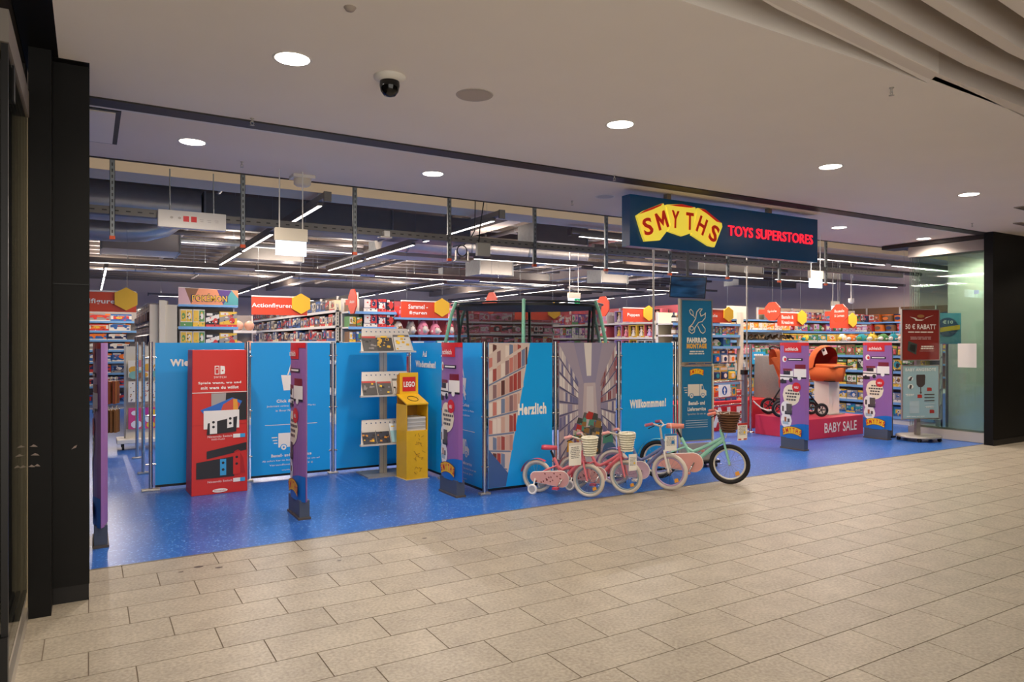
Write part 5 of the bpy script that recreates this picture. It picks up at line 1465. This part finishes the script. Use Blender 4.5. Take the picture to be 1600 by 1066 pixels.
def blaster_mesh(a, b):
    k = ('blaster', a, b)
    if k in _B: return _B[k]
    m = MB().box(-.5, .5, 0, 1, 0, 1, 0); y = -.008
    m.poly([(-.44, .45), (-.3, .45), (-.24, .2), (-.14, .2), (-.12, .5), (.2, .5), (.24, .36), (.32, .36), (.34, .55), (.46, .58), (.46, .7), (.1, .86), (-.3, .86), (-.44, .72)], y, 1)
    m.rect(-.1, .14, .58, .7, y * 1.5, 2).rect(-.5, .5, 0, .12, y, 3).rect(.26, .5, .78, 1, y, 2); m.poly([(-.5, .86), (-.2, 1), (-.5, 1)], y, 2).ell(.38, .24, .08, .1, y * 1.5, 1, 10)
    _B[k] = m.mesh('blaster_box', [PM[a], PM[b], PM['orange'], PM['white']])
    return _B[k]
KIND = {'box': ('toy_box', 'toy box'), 'doll': ('doll_box', 'doll box'), 'pack': ('blister_pack', 'blister pack'), 'plush': ('plush_toy', 'plush toy'), 'bottle': ('toy_bottle', 'bottle'), 'tub': ('toy_tub', 'round tub'), 'blaster': ('blaster_box', 'blaster box'), 'book': ('picture_book', 'upright book')}
count = {}
class Unit:
    def __init__(s, x, y, rz, W, depth, zs, H_, label, where, name='shelf_unit', back='cream', rails=True, thick=.03, sides=True):
        s.M = Matrix.Translation((x, y, 0)) @ Matrix.Rotation(rz, 4, 'Z'); s.rz = rz; s.W = W; s.d = depth; s.zs = zs; s.where = where
        t = s.t = thing(name, label, 'shelf', (x, y, 0), rz, 'shelf units of the shop')
        if sides:
            n = max(1, round(W / 1.25))
            for i in range(n + 1):
                xx = W * i / n
                MB().box(max(0, xx - .02), min(W, xx + .02) if 0 < i < n else (xx + .02 if i == 0 else xx), depth - .05, depth, 0, H_).build('upright', SHELFW, t)
        MB().box(0, W, depth, depth + .02, 0.02, H_).build('back_panel', PM[back] if back in PM else back, t)
        MB().box(0, W, .03, depth, 0, .12).build('base_plinth', SHELFW, t)
        for z in zs:
            b = MB().box(0, W, 0.0, depth, z - thick, z).build('shelf_board', SHELFW, t)
            if rails:
                MB().box(0, W, -.012, 0.0, z - .045, z + .004).build('price_rail', RAILB if rails == 1 else SHELFW, b)
    def put(s, me, kind, cl, x, z, w_, d_, h_, rank, row, y=.03, noun=None, verb='along'):
        nm, nn = KIND[kind]
        nn = noun or nn
        lb = f"{cl} {nn}, {ORD[rank]} {verb} the {row} {s.where}"
        o = bpy.data.objects.new(nm, me); col.objects.link(o)
        p = s.M @ Vector((x, y, z + .0018)); o.location = p; o.rotation_euler = (0, 0, s.rz + random.uniform(-.012, .012)); o.scale = (w_, d_, h_)
        if len(lb.replace('-', ' ').split()) > 16: lb = lb.replace('lowest', 'low').replace('along the', 'on').replace('on third low', 'on third')
        tag(o, lb, 'toy' if kind != 'book' else 'book', nn + ' goods ' + s.where)
        count[nm] = count.get(nm, 0) + 1
    def fill(s, row, rowname, kinds, w_, h_, x0=None, x1=None, cols=None, seed=0, jit=.15, same=1, noun=None, dmax=.3, gap=.012, verb='along'):
        rg = random.Random(seed * 13 + row); x = x0 if x0 is not None else .03; x1 = x1 if x1 is not None else s.W - .03
        z = s.zs[row]; i = 0; cur_ = None
        while i < 28:
            ww = w_ * (1 + rg.uniform(-jit, jit)) if same == 1 else w_
            if x + ww > x1 + .001: break
            hh = h_ * (1 - rg.uniform(0, jit))
            kd = rg.choice(kinds)
            if cur_ is None or i % same == 0:
                cs_ = rg.sample(cols or ALLC, 3); ly = rg.randrange(4); cur_ = (kd, cs_, ly, hh)
            kd, cs_, ly, hh = cur_
            a, b, c = cs_
            dd = min(s.d - .06, dmax)
            nx = [q for q in s.zs if q > z + .01]
            if nx:
                av = min(nx) - .03 - z - .012
                hh = min(hh, av / 1.27 if kd == 'plush' else av)
            if kd == 'box': me = box_mesh(a, b, c, ly)
            elif kd == 'doll': me = doll_mesh(a, b, c if c in ('yellow', 'brown', 'black', 'orange') else 'brown')
            elif kd == 'plush': me = plush_mesh(a, b, ly % 3); dd = min(ww, s.d - .09)
            elif kd == 'bottle': me = bottle_mesh(a, b); dd = min(ww, s.d - .09)
            elif kd == 'tub': me = tub_mesh(a, b); dd = min(ww, s.d - .09)
            elif kd == 'blaster': me = blaster_mesh(a, b)
            elif kd == 'book': me = box_mesh(a, b, c, ly)
            else: me = pack_mesh(a, b, c); dd = .05
            s.put(me, kd, f'{a} and {b}' if a != b else a, x + ww / 2, z, ww, dd, hh, i, rowname, noun=noun, verb=verb)
            x += ww + gap; i += 1
    def hang(s, z, rowname, w_, h_, x0, x1, cols=None, seed=0, noun=None, gap=.02):
        """packs on hooks fixed to the back panel"""
        rg = random.Random(seed); x = x0; i = 0
        m = MB()
        while x + w_ <= x1 and i < 20:
            m.tube([(x + w_ / 2, s.d, z + h_ + .009), (x + w_ / 2, .02, z + h_ + .009), (x + w_ / 2, .0, z + h_ + .016)], .004, 4)
            a, b, c = rg.sample(cols or ALLC, 3)
            s.put(pack_mesh(a, b, c), 'pack', f'{a} and {b}', x + w_ / 2, z, w_, .05, h_, i, rowname, y=.05, noun=noun, verb='hanging in')
            x += w_ + gap; i += 1
        stuff(m.build('hook', CHROME, s.t))
WARM = ['red', 'orange', 'blue', 'white', 'yellow', 'grey']; PINKS = ['pink', 'rose', 'white', 'purple', 'lilac', 'red']; DARK = ['black', 'grey', 'brown', 'navy', 'red', 'cream', 'blue']; BRIGHT = ['blue', 'teal', 'yellow', 'green', 'orange', 'pink', 'red', 'white']
# 1 blaster shelves behind the first aisle sign
u = Unit(-1.3, 19.4, 0, 2.35, .45, [.15, .54, .85, 1.12, 1.40, 1.64, 1.855, 2.085], 2.4, 'shelf unit full of toy blaster boxes under the first red aisle sign', 'shelf under the first aisle sign', back='grey')
for i, rn in enumerate(('lowest', 'second lowest', 'third lowest', 'fourth', 'fifth', 'third highest', 'second highest', 'top')):
    u.fill(i, rn, ['blaster', 'blaster', 'box'] if i > 2 else ['box', 'blaster'], .42, .19 if i > 3 else .22, x0=1.28, cols=['red', 'blue', 'white', 'orange', 'navy', 'grey'], seed=11 + i)
# 2 hanging dark packs on the gondola side beside the white end panel
u = Unit(.86, 19.0, R(-90), 5.3, .3, [.15], 2.3, 'pegboard gondola side hung with dark toy packs beside the white end panel', 'rail beside the white end panel', back='grey', rails=False)
for r_, z in enumerate((1.92, 1.52, 1.14)):
    u.hang(z, ('top', 'middle', 'lower')[r_], .20, .34, .9, 5.1, cols=['black', 'grey', 'brown', 'navy'], seed=31 + r_)
t = thing('gondola_end', 'tall plain grey white gondola end board with a raised middle strip', 'panel', (.87, 13.38, 0))
MB().box(0, .20, 0, .12, 0, 2.22).build('side_panel', CREAM, t); MB().box(.2, .42, .02, .12, 0, 2.22).build('side_panel', mat('panel_greige', '#b9b3a4', .5), t); MB().box(.14, .235, -.05, .03, 0, 2.29).build('raised_strip', CREAM, t)
# 3 trading card end unit
u = Unit(1.31, 13.4, 0, .97, .45, [.15, .6, 1.05, 1.47, 1.85], 2.23, 'end unit with colourful triangle header and card game boxes beside white end panel', 'shelf under the triangle header', back='grey', name='end_unit')
MB().box(0, .97, 0, .45, 2.20, 2.235).build('top_board', RAILB, u.t)
hd = MB(); hd.prism([(0, 2.235), (.97, 2.235), (.97, 2.50), (0, 2.53)], .0, .02, 0); y = -.003
hd.poly([(0, 2.24), (.2, 2.24), (.1, 2.52), (0, 2.52)], y, 1).poly([(.2, 2.24), (.32, 2.515), (.1, 2.52)], y, 2).poly([(.2, 2.24), (.72, 2.24), (.62, 2.505), (.32, 2.515)], y, 3).poly([(.72, 2.24), (.86, 2.50), (.62, 2.505)], y, 4).poly([(.72, 2.24), (.97, 2.24), (.97, 2.36), (.86, 2.50)], y, 5).poly([(.97, 2.36), (.97, 2.50), (.86, 2.5)], y, 3)
hd.build('header_board', [WHT, cm('#c9a3a8'), cm('#80573c'), cm('#dd8f66'), cm('#55387f'), cm('#4f9a9c')], u.t)
text(u.t, 'POKÉMON', .50, 2.285, .60, .15, cm('#28324f'), -.006, .06); text(u.t, 'POKÉMON', .50, 2.295, .57, .13, cm('#e8b637'), -.008, .012)
for row, rn in ((4, 'top'), (3, 'second')):
    for j, (x, cs_, ww, hh, ly) in enumerate(((.13, ('white', 'green', 'yellow'), .19, .30, 3), (.33, ('white', 'yellow', 'green'), .19, .30, 3), (.55, ('black', 'red', 'white'), .22, .25, 2), (.81, ('yellow', 'red', 'grey'), .29, .27, 2))):
        u.put(box_mesh(*cs_, ly), 'box', f'{cs_[0]} and {cs_[1]}', x, u.zs[row], ww, .2, hh, j, rn, noun='card game box')
# ball nets next to it
u = Unit(2.32, 14.2, 0, .42, .35, [1.42, 1.8], 2.1, 'narrow rack with skin coloured balls between card game unit and figure shelves', 'rack beside the card game unit', back='grey', rails=2, name='narrow_rack')
for row, rn in ((0, 'lower'), (1, 'upper')):
    for j in range(2):
        m = MB().lathe([(0, 0)] + [(.5 * math.sin(R(a)), .5 - .5 * math.cos(R(a))) for a in range(30, 180, 30)] + [(0, 1)], 14, 0, (0, .5, 0)).mesh('play_ball', [mat('ball_skin', '#cf9a82', .5)])
        KIND['ball'] = ('play_ball', 'ball'); u.put(m, 'ball', 'salmon coloured', .12 + .2 * j, u.zs[row], .19, .19, .19, j, rn)
# 4 figure gondola along the second aisle
u = Unit(4.06, 22.2, R(-90), 8.75, .45, [.6, 1.2, 1.6, 1.9, 2.2], 2.55, 'long gondola side of boxed figures below the Actionfiguren sign', 'shelf of the long figure gondola', back='black', rails=2)
for row, rn in ((4, 'top'), (3, 'second'), (2, 'third')):
    u.fill(row, rn, ['box'], .30, .26 if row < 4 else .24, cols=DARK, seed=40 + row, jit=.3)
t = u.t
up_ = MB().box(0, .06, 0, .04, 0, 2.32)
for k in range(38): up_.rect(.022, .038, .08 + k * .058, .105 + k * .058, -.001, 1)
up_.build('perforated_upright', [CREAM, cm('#4b4642')], t, (8.75 - .0, 0.01, 0), (0, 0, R(90)))
# 5 end unit
u = Unit(4.15, 12.95, 0, .95, .45, [.15, .6, 1.0, 1.30, 1.58, 1.87, 2.16], 2.42, 'end unit with navy and red toy boxes and toy cars beside the brochure stand', 'shelf behind the brochure stand', name='end_unit', back='white')
for row, rn in ((6, 'top'), (5, 'second')):
    for j, (x, cs_, ww, hh, ly) in enumerate(((.44, ('navy', 'white', 'red'), .27, .25, 3), (.67, ('navy', 'red', 'white'), .17, .245, 1), (.84, ('black', 'red', 'red'), .15, .246, 0))):
        u.put(box_mesh(*cs_, ly), 'box', f'{cs_[0]} and {cs_[1]}', x, u.zs[row], ww, .25, hh, j + 2, rn)
    u.fill(row, rn, ['box'], .12, .2, x0=.03, x1=.29, cols=['yellow', 'brown', 'orange', 'green'], seed=50 + row)
u.fill(4, 'third', ['box'], .13, .22, x0=.03, x1=.92, cols=['yellow', 'brown', 'green', 'orange', 'blue'], seed=57)
# 6 plush shelves
u = Unit(5.45, 14.5, 0, 2.0, .5, [.4, .9, 1.32, 1.74, 2.12], 2.5, 'shelf unit of round plush toys behind the third aisle sign', 'shelf behind the third aisle sign', back='rose')
for j, (x, a, b, e) in enumerate(((.12, 'orange', 'white', 1), (.36, 'white', 'brown', 1), (.66, 'grey', 'white', 1), (.95, 'pink', 'white', 0), (1.25, 'pink', 'white', 2), (1.6, 'rose', 'white', 1), (1.86, 'pink', 'rose', 1))):
    u.put(plush_mesh(a, b, e), 'plush', f'{a} and {b}', x, u.zs[3], .215 if e == 1 else .25, .25, .33 if e == 0 else .27 if e == 2 else .31, j, 'second')
u.fill(4, 'top', ['plush', 'box'], .26, .26, cols=PINKS, seed=61)
u.fill(2, 'third', ['box'], .6, .30, cols=['blue', 'white', 'teal'], seed=62)
# 7 pink boxes behind the trampoline
u = Unit(7.75, 17.0, 0, 4.0, .45, [.6, 1.1, 1.5, 1.82, 2.14], 2.55, 'wide shelf unit of pink boxes seen through the trampoline net', 'shelf seen through the trampoline net', back='rose', rails=2)
for row, rn in ((4, 'top'), (3, 'second'), (2, 'third')):
    u.fill(row, rn, ['box'], .34, .25, cols=['pink', 'rose', 'red', 'brown', 'white', 'black'], seed=70 + row)
# 8 doll gondola
u = Unit(12.58, 19.5, R(-90), 6.1, .45, [.5, .9, 1.3, 1.71, 2.11], 2.55, 'doll gondola side under the Puppen sign', 'shelf of the doll gondola', back='rose', rails=2)
for row, rn in ((4, 'top'), (3, 'second'), (2, 'third')):
    u.fill(row, rn, ['doll'], .30, .35, x0=3.9, x1=6.05, cols=['pink', 'rose', 'yellow', 'lilac', 'white'], seed=80 + row, jit=.05)
    u.fill(row, rn, ['box'], .34, .33, x0=.5, x1=3.8, cols=PINKS + ['green'], seed=84 + row, noun='girls toy box')
# 10 books and bags beside the workshop poster
u = Unit(9.25, 9.75, 0, 1.85, .45, [.58, .80, 1.50, 1.72, 1.94], 2.15, 'shelf unit with books and hanging bags behind the lane gate', 'shelf behind the lane gate', back='cream')
MB().box(1.78, 1.86, -.02, .08, 0, 2.17).build('perforated_upright', CREAM, u.t)
u.fill(4, 'top', ['box'], .3, .22, x0=.95, x1=1.75, cols=['white', 'cream', 'navy'], seed=100)
u.fill(4, 'topmost', ['bottle'], .10, .2, x0=.05, x1=.52, cols=['purple', 'navy', 'black', 'brown'], seed=91, jit=.02)
u.fill(3, 'second', ['bottle'], .10, .18, x0=.05, x1=.52, cols=['purple', 'navy', 'black', 'brown'], seed=92, jit=.02)
u.fill(2, 'third', ['bottle'], .10, .18, x0=.05, x1=.52, cols=['purple', 'navy', 'black', 'brown'], seed=93, jit=.02)
u.fill(3, 'second', ['book'], .085, .2, x0=.55, x1=1.75, cols=BRIGHT, seed=101, jit=.3)
u.fill(2, 'third', ['box', 'plush', 'box'], .2, .19, x0=.55, x1=1.75, cols=['orange', 'white', 'teal', 'blue', 'green'], seed=102)
u.fill(0, 'lowest', ['box'], .3, .2, x0=.55, x1=1.75, cols=['blue', 'red', 'navy', 'orange'], seed=103)
u.where = 'row behind the lane gate'
u.hang(1.16, 'upper', .19, .29, .45, 1.78, cols=['blue', 'teal', 'navy', 'orange', 'white'], seed=104, noun='goods bag')
u.hang(.84, 'lower', .19, .28, .45, 1.78, cols=['blue', 'teal', 'navy', 'yellow', 'white'], seed=106, noun='goods bag')
for j, (x, sz, cs_) in enumerate(((.75, .22, ('blue', 'white', 'navy')), (1.15, .2, ('red', 'pink', 'white')), (1.45, .24, ('orange', 'blue', 'red')), (1.75, .25, ('teal', 'blue', 'yellow')), (2.0, .18, ('red', 'white', 'red')))):
    o = obj('toy_box', box_mesh(*cs_, j % 4), None, (8.35 + x + .0, 9.12, .52)); o.scale = (.26, .2, sz)
    tag(o, f'{cs_[0]} and {cs_[1]} toy box, {ORD[j]} from the poster on the red sale plinth', 'toy', 'boxes on the red sale plinth')
# 11 white gondola with yellow boxes and snakes
u = Unit(11.2, 10.25, 0, 2.3, .5, [.15, .55, .95, 1.32, 1.62, 1.84], 2.06, 'white shelf unit with yellow boxes and plush snakes past the thin pole', 'shelf past the thin pole', back='white')
MB().box(0, 2.3, 0, .5, 2.03, 2.06).build('top_board', RAILB, u.t); MB().box(0, .62, -.01, .0, 2.06, 2.33).build('side_board', CREAM, u.t)
u.fill(5, 'top', ['box'], .26, .17, x0=.15, x1=2.2, cols=['yellow', 'orange', 'cream', 'white'], seed=110)
for j in range(9):
    m = MB(); rg = random.Random(j)
    pts = [(-.5 + q / 9, .3 + .25 * math.sin(q * 1.1 + j), .25 + .22 * math.sin(q * 1.7 + j * 2)) for q in range(10)]
    m.tube(pts, [.09] * 8 + [.13, .03], 7); KIND['snake'] = ('plush_snake', 'plush snake')
    me = m.mesh('plush_snake', [mat('plush_brown%d' % (j % 3), ('#6d5538', '#a08a64', '#4a3f33')[j % 3], .9, noise=.5, scale=9)])
    u.put(me, 'snake', ('brown', 'sand coloured', 'dark brown')[j % 3], .2 + j * .235, u.zs[4] + .028, .2, .3, .2, j, 'second')
u.fill(3, 'third', ['pack', 'box'], .15, .24, x0=.05, x1=2.2, cols=['pink', 'white', 'green', 'teal', 'rose', 'brown'], seed=112)
u.fill(2, 'fourth', ['box'], .26, .3, x0=.05, x1=2.2, cols=['teal', 'blue', 'white', 'orange'], seed=113)
u.fill(1, 'fifth', ['box'], .26, .32, x0=.05, x1=2.2, cols=BRIGHT, seed=114)
t = thing('price_board', 'bright blue price board fixed to the white shelf unit', 'sign', (12.12, 10.2165, 1.12)); m = MB().box(-.22, .22, 0, .02, 0, .26, 0)
lines(m, -.18, .18, .18, .035, 2, -.002, 1, 2.4, seed=2); m.build('board', [cm('#2aa3d6'), WHT], t); MB().box(-.11, .1, .0, .02, -.22, -.02).build('lower_board', cm('#2aa3d6'), t)
# 12 craft wall
u = Unit(14.3, 11.6, 0, 3.9, .5, [.3, .65, 1.0, 1.32, 1.62, 1.86, 2.12], 2.45, 'wide colourful craft shelf above the orange carrycot', 'shelf above the orange carrycot', back='cream')
u.fill(6, 'top', ['box', 'book'], .2, .24, x0=.05, cols=BRIGHT + ['rose', 'grey', 'black'], seed=120)
u.fill(5, 'second', ['box', 'plush'], .24, .2, cols=PINKS + ['teal', 'cream', 'green'], seed=121)
for j in range(13):
    cs_ = (('green', 'yellow', 'orange'), ('navy', 'lilac', 'white'), ('yellow', 'orange', 'white'))[0 if j < 8 else 1 if j < 9 else 2]
    u.put(box_mesh(*cs_, 1), 'box', f'{cs_[0]} and {cs_[1]}', .2 + .285 * j, u.zs[4], .27, .2, .17, j, 'third')
u.fill(3, 'fourth', ['plush', 'box'], .22, .24, cols=['brown', 'orange', 'white', 'cream', 'teal', 'red'], seed=123)
u.fill(2, 'fifth', ['box'], .25, .25, cols=BRIGHT, seed=124); u.fill(1, 'sixth', ['box'], .25, .27, cols=['blue', 'red', 'white', 'brown'], seed=125)
# 13 round tubs along the side wall
u = Unit(22.75, 17.2, R(-90), 8.2, .4, [.5, .9, 1.3, 1.62, 1.94, 2.26], 2.75, 'side wall shelving with round tubs below the bare wall', 'shelf along the bare side wall', back='brown')
for row, rn in ((5, 'top'), (4, 'second')):
    u.fill(row, rn, ['tub', 'tub', 'box'], .38, .27, cols=['rose', 'orange', 'red', 'brown', 'navy'], seed=130 + row, jit=.1)
u.fill(3, 'third', ['plush', 'box'], .38, .26, cols=['yellow', 'white', 'green', 'teal'], seed=135, jit=.1)
u.fill(2, 'fourth', ['box'], .4, .3, cols=BRIGHT, seed=136)
# 14 low gondola beside the last gate cover
u = Unit(13.35, 10.2, R(-90), 2.95, .25, [.15, .42, .72, 1.02, 1.32], 1.58, 'low gondola with blue edged shelves behind the baby sale plinth', 'shelf behind the baby sale plinth', back='grey')
for row, rn, cs_, hh in ((4, 'top', ['green', 'yellow', 'rose', 'pink', 'brown'], .22), (3, 'second', ['green', 'yellow', 'black', 'white', 'teal'], .24), (2, 'third', ['green', 'yellow', 'white', 'brown'], .22), (1, 'fourth', ['blue', 'yellow', 'grey', 'white'], .2), (0, 'lowest', ['blue', 'teal', 'grey', 'yellow'], .19)):
    u.fill(row, rn, ['box', 'pack'] if row > 2 else ['box'], .21, hh, cols=cs_, seed=140 + row, dmax=.15)
u.zs.append(1.6); MB().box(0, 2.95, 0, .25, 1.57, 1.6).build('top_board', SHELFW, u.t)
u.fill(5, 'uppermost', ['box', 'plush'], .2, .16, cols=['yellow', 'teal', 'white', 'green', 'orange'], seed=149, dmax=.2)
# voucher board seen through the glass
t = thing('voucher_board', 'light blue board with round navy and yellow badge behind the glass wall', 'sign', (13.12, 6.9, 1.55), R(-40))
m = MB().box(-.22, .22, 0, .02, 0, .55, 0); m.ell(0, .3, .17, .17, -.003, 1); m.poly([(-.2, .2), (.2, .26), (.2, .34), (-.2, .28)], -.005, 2); m.build('board', [cm('#5aa9c8'), NAVY, YEL], t)
text(t, '€10', 0, .36, .17, .06, TEXTW, -.006, .03); MB().box(-.02, .02, .02, .05, -1.55, .5).build('stand_pole', ALU, t); MB().lathe([(.18, -1.55), (.18, -1.53), (0, -1.53)], 18).build('stand_base', ALU, t)
t = thing('hanging_banner', 'small light blue board with yellow corner beside the dark red poster', 'sign', (XY(1413, 8.6), 8.6, 1.72), R(-20))
m = MB().box(-.1, .1, 0, .02, 0, .24, 0); m.poly([(-.1, .17), (-.02, .24), (-.1, .24)], -.003, 1); m.build('board', [cm('#4fa5d5'), YEL], t); MB().tube([(0, .01, .24), (0, .01, 4.45 - 1.72)], .003, 4).build('suspension_wire', STEEL, t)

# ================================================================== AISLE SIGNS
SRED2 = mat('aisle_red', '#dd4a2c', .4); HEXY = mat('badge_yellow', '#f2bd33', .4)
def aisle(px0, px1, lab, words_, Y=13.25, z0=2.075, z1=2.395, pxhex=None, flip=False, right_hex=True, tx=None):
    x0, x1 = XY(px0, Y), XY(px1, Y); W = x1 - x0
    t = thing('aisle_sign', lab, 'sign', ((x0 + x1) / 2, Y, 0), 0, 'red hanging aisle signs')
    MB().box(-W / 2, W / 2, 0, .025, z0, z1).build('board', SRED2, t)
    MB().box(-W / 2, W / 2, -.005, .03, z1, z1 + .025).build('hanging_rail', WHITE, t)
    sk = (z1 - z0) / .32
    hx = (XY(pxhex, Y) - (x0 + x1) / 2) if pxhex else W / 2 - .1
    MB().prism([(hx + .195 * math.sin(R(60 * k)), (z0 + z1) / 2 + .05 - .195 * math.cos(R(60 * k))) for k in range(6)][::-1] if False else [(hx + .19 * sk * math.cos(R(30 + 60 * k)), (z0 + z1) / 2 + .055 * sk + .19 * sk * math.sin(R(30 + 60 * k))) for k in range(6)], -.03, -.008).build('hexagon_badge', HEXY, t)
    for s in (-1, 1):
        MB().tube([(s * W * .38, .012, z1 + .02), (s * W * .38, .012, 4.45)], .0025, 4).build('suspension_wire', STEEL, t)
    hh = .10; n = len(words_)
    for i, (wd, frac) in enumerate(words_):
        c = (-W / 2 + hx - .16) / 2 + .0 if tx is None else tx
        text(t, wd, c, (z0 + z1) / 2 + (-.05 + (n - 1) * .065 - i * .13) * sk, frac * sk, (hh if n == 1 else .09) * sk, TEXTW, -.004, .02)
aisle(88, 213, 'red aisle sign lettered figuren with yellow hexagon beside the black pier', [('Spielfiguren', .69)], pxhex=197, tx=-.025)
aisle(393, 480, 'red aisle sign lettered Actionfiguren with yellow hexagon', [('Actionfiguren', .70)], pxhex=470)
aisle(627, 700, 'red aisle sign lettered Sammelfiguren with yellow hexagon', [('Sammel -', .42), ('figuren', .38)], pxhex=690)
aisle(805, 872, 'red aisle sign with yellow hexagon seen through the trampoline net', [], pxhex=865)
aisle(974, 1020, 'red aisle sign lettered Puppen with yellow hexagon', [('Puppen', .38)], pxhex=1013)
aisle(1096, 1143, 'red aisle sign partly behind the workshop poster with yellow hexagon', [('Spiele', .4)], 9.5, 1.95, 2.19, pxhex=1137)
aisle(1216, 1256, 'red aisle sign lettered Basteln with yellow hexagon', [('Basteln &', .45), ('Kreatives', .45)], 10.0, 1.93, 2.2, pxhex=1252)
aisle(1298, 1338, 'red aisle sign with yellow hexagon next to the green exit sign', [], 10.0, 1.90, 2.18, pxhex=1331)
def flag(px, Y, zc, r_, lab, words_, wire=True):
    X = XY(px, Y); t = thing('flag_sign', lab, 'sign', (X, Y, zc), R(-90), 'red octagonal flag signs')
    MB().prism([(r_ * math.cos(R(22.5 + 45 * k)), r_ * math.sin(R(22.5 + 45 * k))) for k in range(8)], -.012, .012).build('board', SRED2, t)
    MB().box(-r_ - .14, -r_ * .9, -.01, .01, -.05, .05).build('arm', SRED2, t)
    for i, w_ in enumerate(words_):
        text(t, w_, 0, -.03 + .05 * (len(words_) - 1) - .1 * i, r_ * 1.1, .06, TEXTW, -.0145, .01)
    if 1:
        MB().tube([(0, 0, r_), (0, 0, (4.45 if wire else 3.479) - zc)], .003, 4).build('suspension_wire', STEEL, t)
flag(551, 12.555, 2.32, .24, 'narrow red flag sign seen edge-on beside the navy toy boxes', ['Autos'], False)
flag(768, 12.7, 2.38, .24, 'red flag sign above the trampoline net', [])
flag(942, 12.6, 2.38, .24, 'red flag sign behind the mint trampoline pole', [])
flag(1207, 9.6, 2.20, .20, 'red flag sign lettered Spiele past the thin pole', ['Spiele'])
flag(1312, 9.5, 2.2, .21, 'red flag sign next to green exit sign', ['Basteln', '& Lernen'])

# ================================================================== BAG STAND
t = thing('bag_stand', 'white rolling stand of gift bags near the black pier', 'stand', (.62, 11.95, 0))
MB().box(-.28, .42, -.2, .25, .10, .16).build('base_shelf', WHITE, t, bev=.008); MB().box(-.16, .40, -.05, .15, .16, .30).build('lower_box', CREAM, t)
MB().box(-.16, .40, .02, .06, .3, 1.52).build('back_board', CREAM, t); MB().box(-.18, -.155, .0, .08, .16, 1.54).build('side_pole', ALU, t)
for x in (-.2, .34):
    for y in (-.14, .18):
        MB().lathe([(.045, -.015), (.045, .015)], 14, c=(x, y, .05), axis='x').build('castor', RUBBER, t)
m = MB()
for z in (1.34, 1.02, .62):
    m.tube([(.12, .02, z), (.12, -.12, z)], .006, 5)
for z in (1.02, .60):
    m.tube([(-.16, .04, z), (-.42, .04, z)], .006, 5)
stuff(m.build('hook', CHROME, t))
def bag(x, y, z, w_, h_, rz, cols, pat, label, seed):
    b = thing('gift_bag', label, 'bag', (.62 + x, 11.95 + y, z), R(rz), 'gift bags on the white stand')
    rg = random.Random(seed); m = MB().box(-w_ / 2, w_ / 2, 0, .03, 0, h_, 0)
    if pat == 'dots':
        for k in range(60):
            m.ell(rg.uniform(-.46, .46) * w_, rg.uniform(.04, .95) * h_, .009, .009, -.002, 1 + k % 3, 7)
    elif pat == 'blobs':
        for k in range(14):
            s = rg.uniform(.06, .16) * w_; x_ = rg.uniform(-.36, .36) * w_; z_ = rg.uniform(.12, .86) * h_; m.ell(x_, z_, s, s * .8, -.002 - .0002 * k, 1 + k % 4, 9)
    elif pat == 'stripes':
        for k in range(5):
            m.rect(-w_ / 2 + w_ * k / 5, -w_ / 2 + w_ * (k + .5) / 5, 0, h_, -.002, 1 + k % 2)
    m.build('body', [cm(c) for c in cols], b)
    MB().tube([(-w_ * .2, .015, h_), (-w_ * .15, .015, h_ + .06), (w_ * .15, .015, h_ + .06), (w_ * .2, .015, h_)], .005, 5).build('bag_handle', cm('#d8c8a8'), b)
bag(.12, -.06, 1.06, .5, .25, 0, ('#efe6d2', '#e0a83a', '#d9868a', '#7fb5a8', '#a06a4a'), 'blobs', 'cream gift bag with bright spots at the top of the stand', 1)
bag(.12, -.10, .70, .5, .30, 0, ('#f2ead8', '#b8432e', '#3d3a52', '#d09a3a'), 'dots', 'white gift bag with small red dots, middle of the stand', 2)
bag(.12, -.10, .30, .5, .31, 0, ('#d94a86', '#ece6ea', '#f0c23a', '#e88a3a', '#c03a96'), 'blobs', 'pink gift bag with colourful print at the bottom of the stand', 3)
for k in range(4):
    bag(-.27 - .06 * k, -.0, .68, .20, .33, 70, ('#a8552e', '#7d3a1e', '#c98a3e'), 'stripes', ORD[k] + ' brown striped gift bag on the upper side hook of the stand', 4 + k)
    bag(-.26 - .05 * k, -.0, .26, .18, .33, 72, ('#94602e', '#6a4020', '#b8843e'), 'stripes', ORD[k] + ' brown striped gift bag on the lower side hook of the stand', 9 + k)
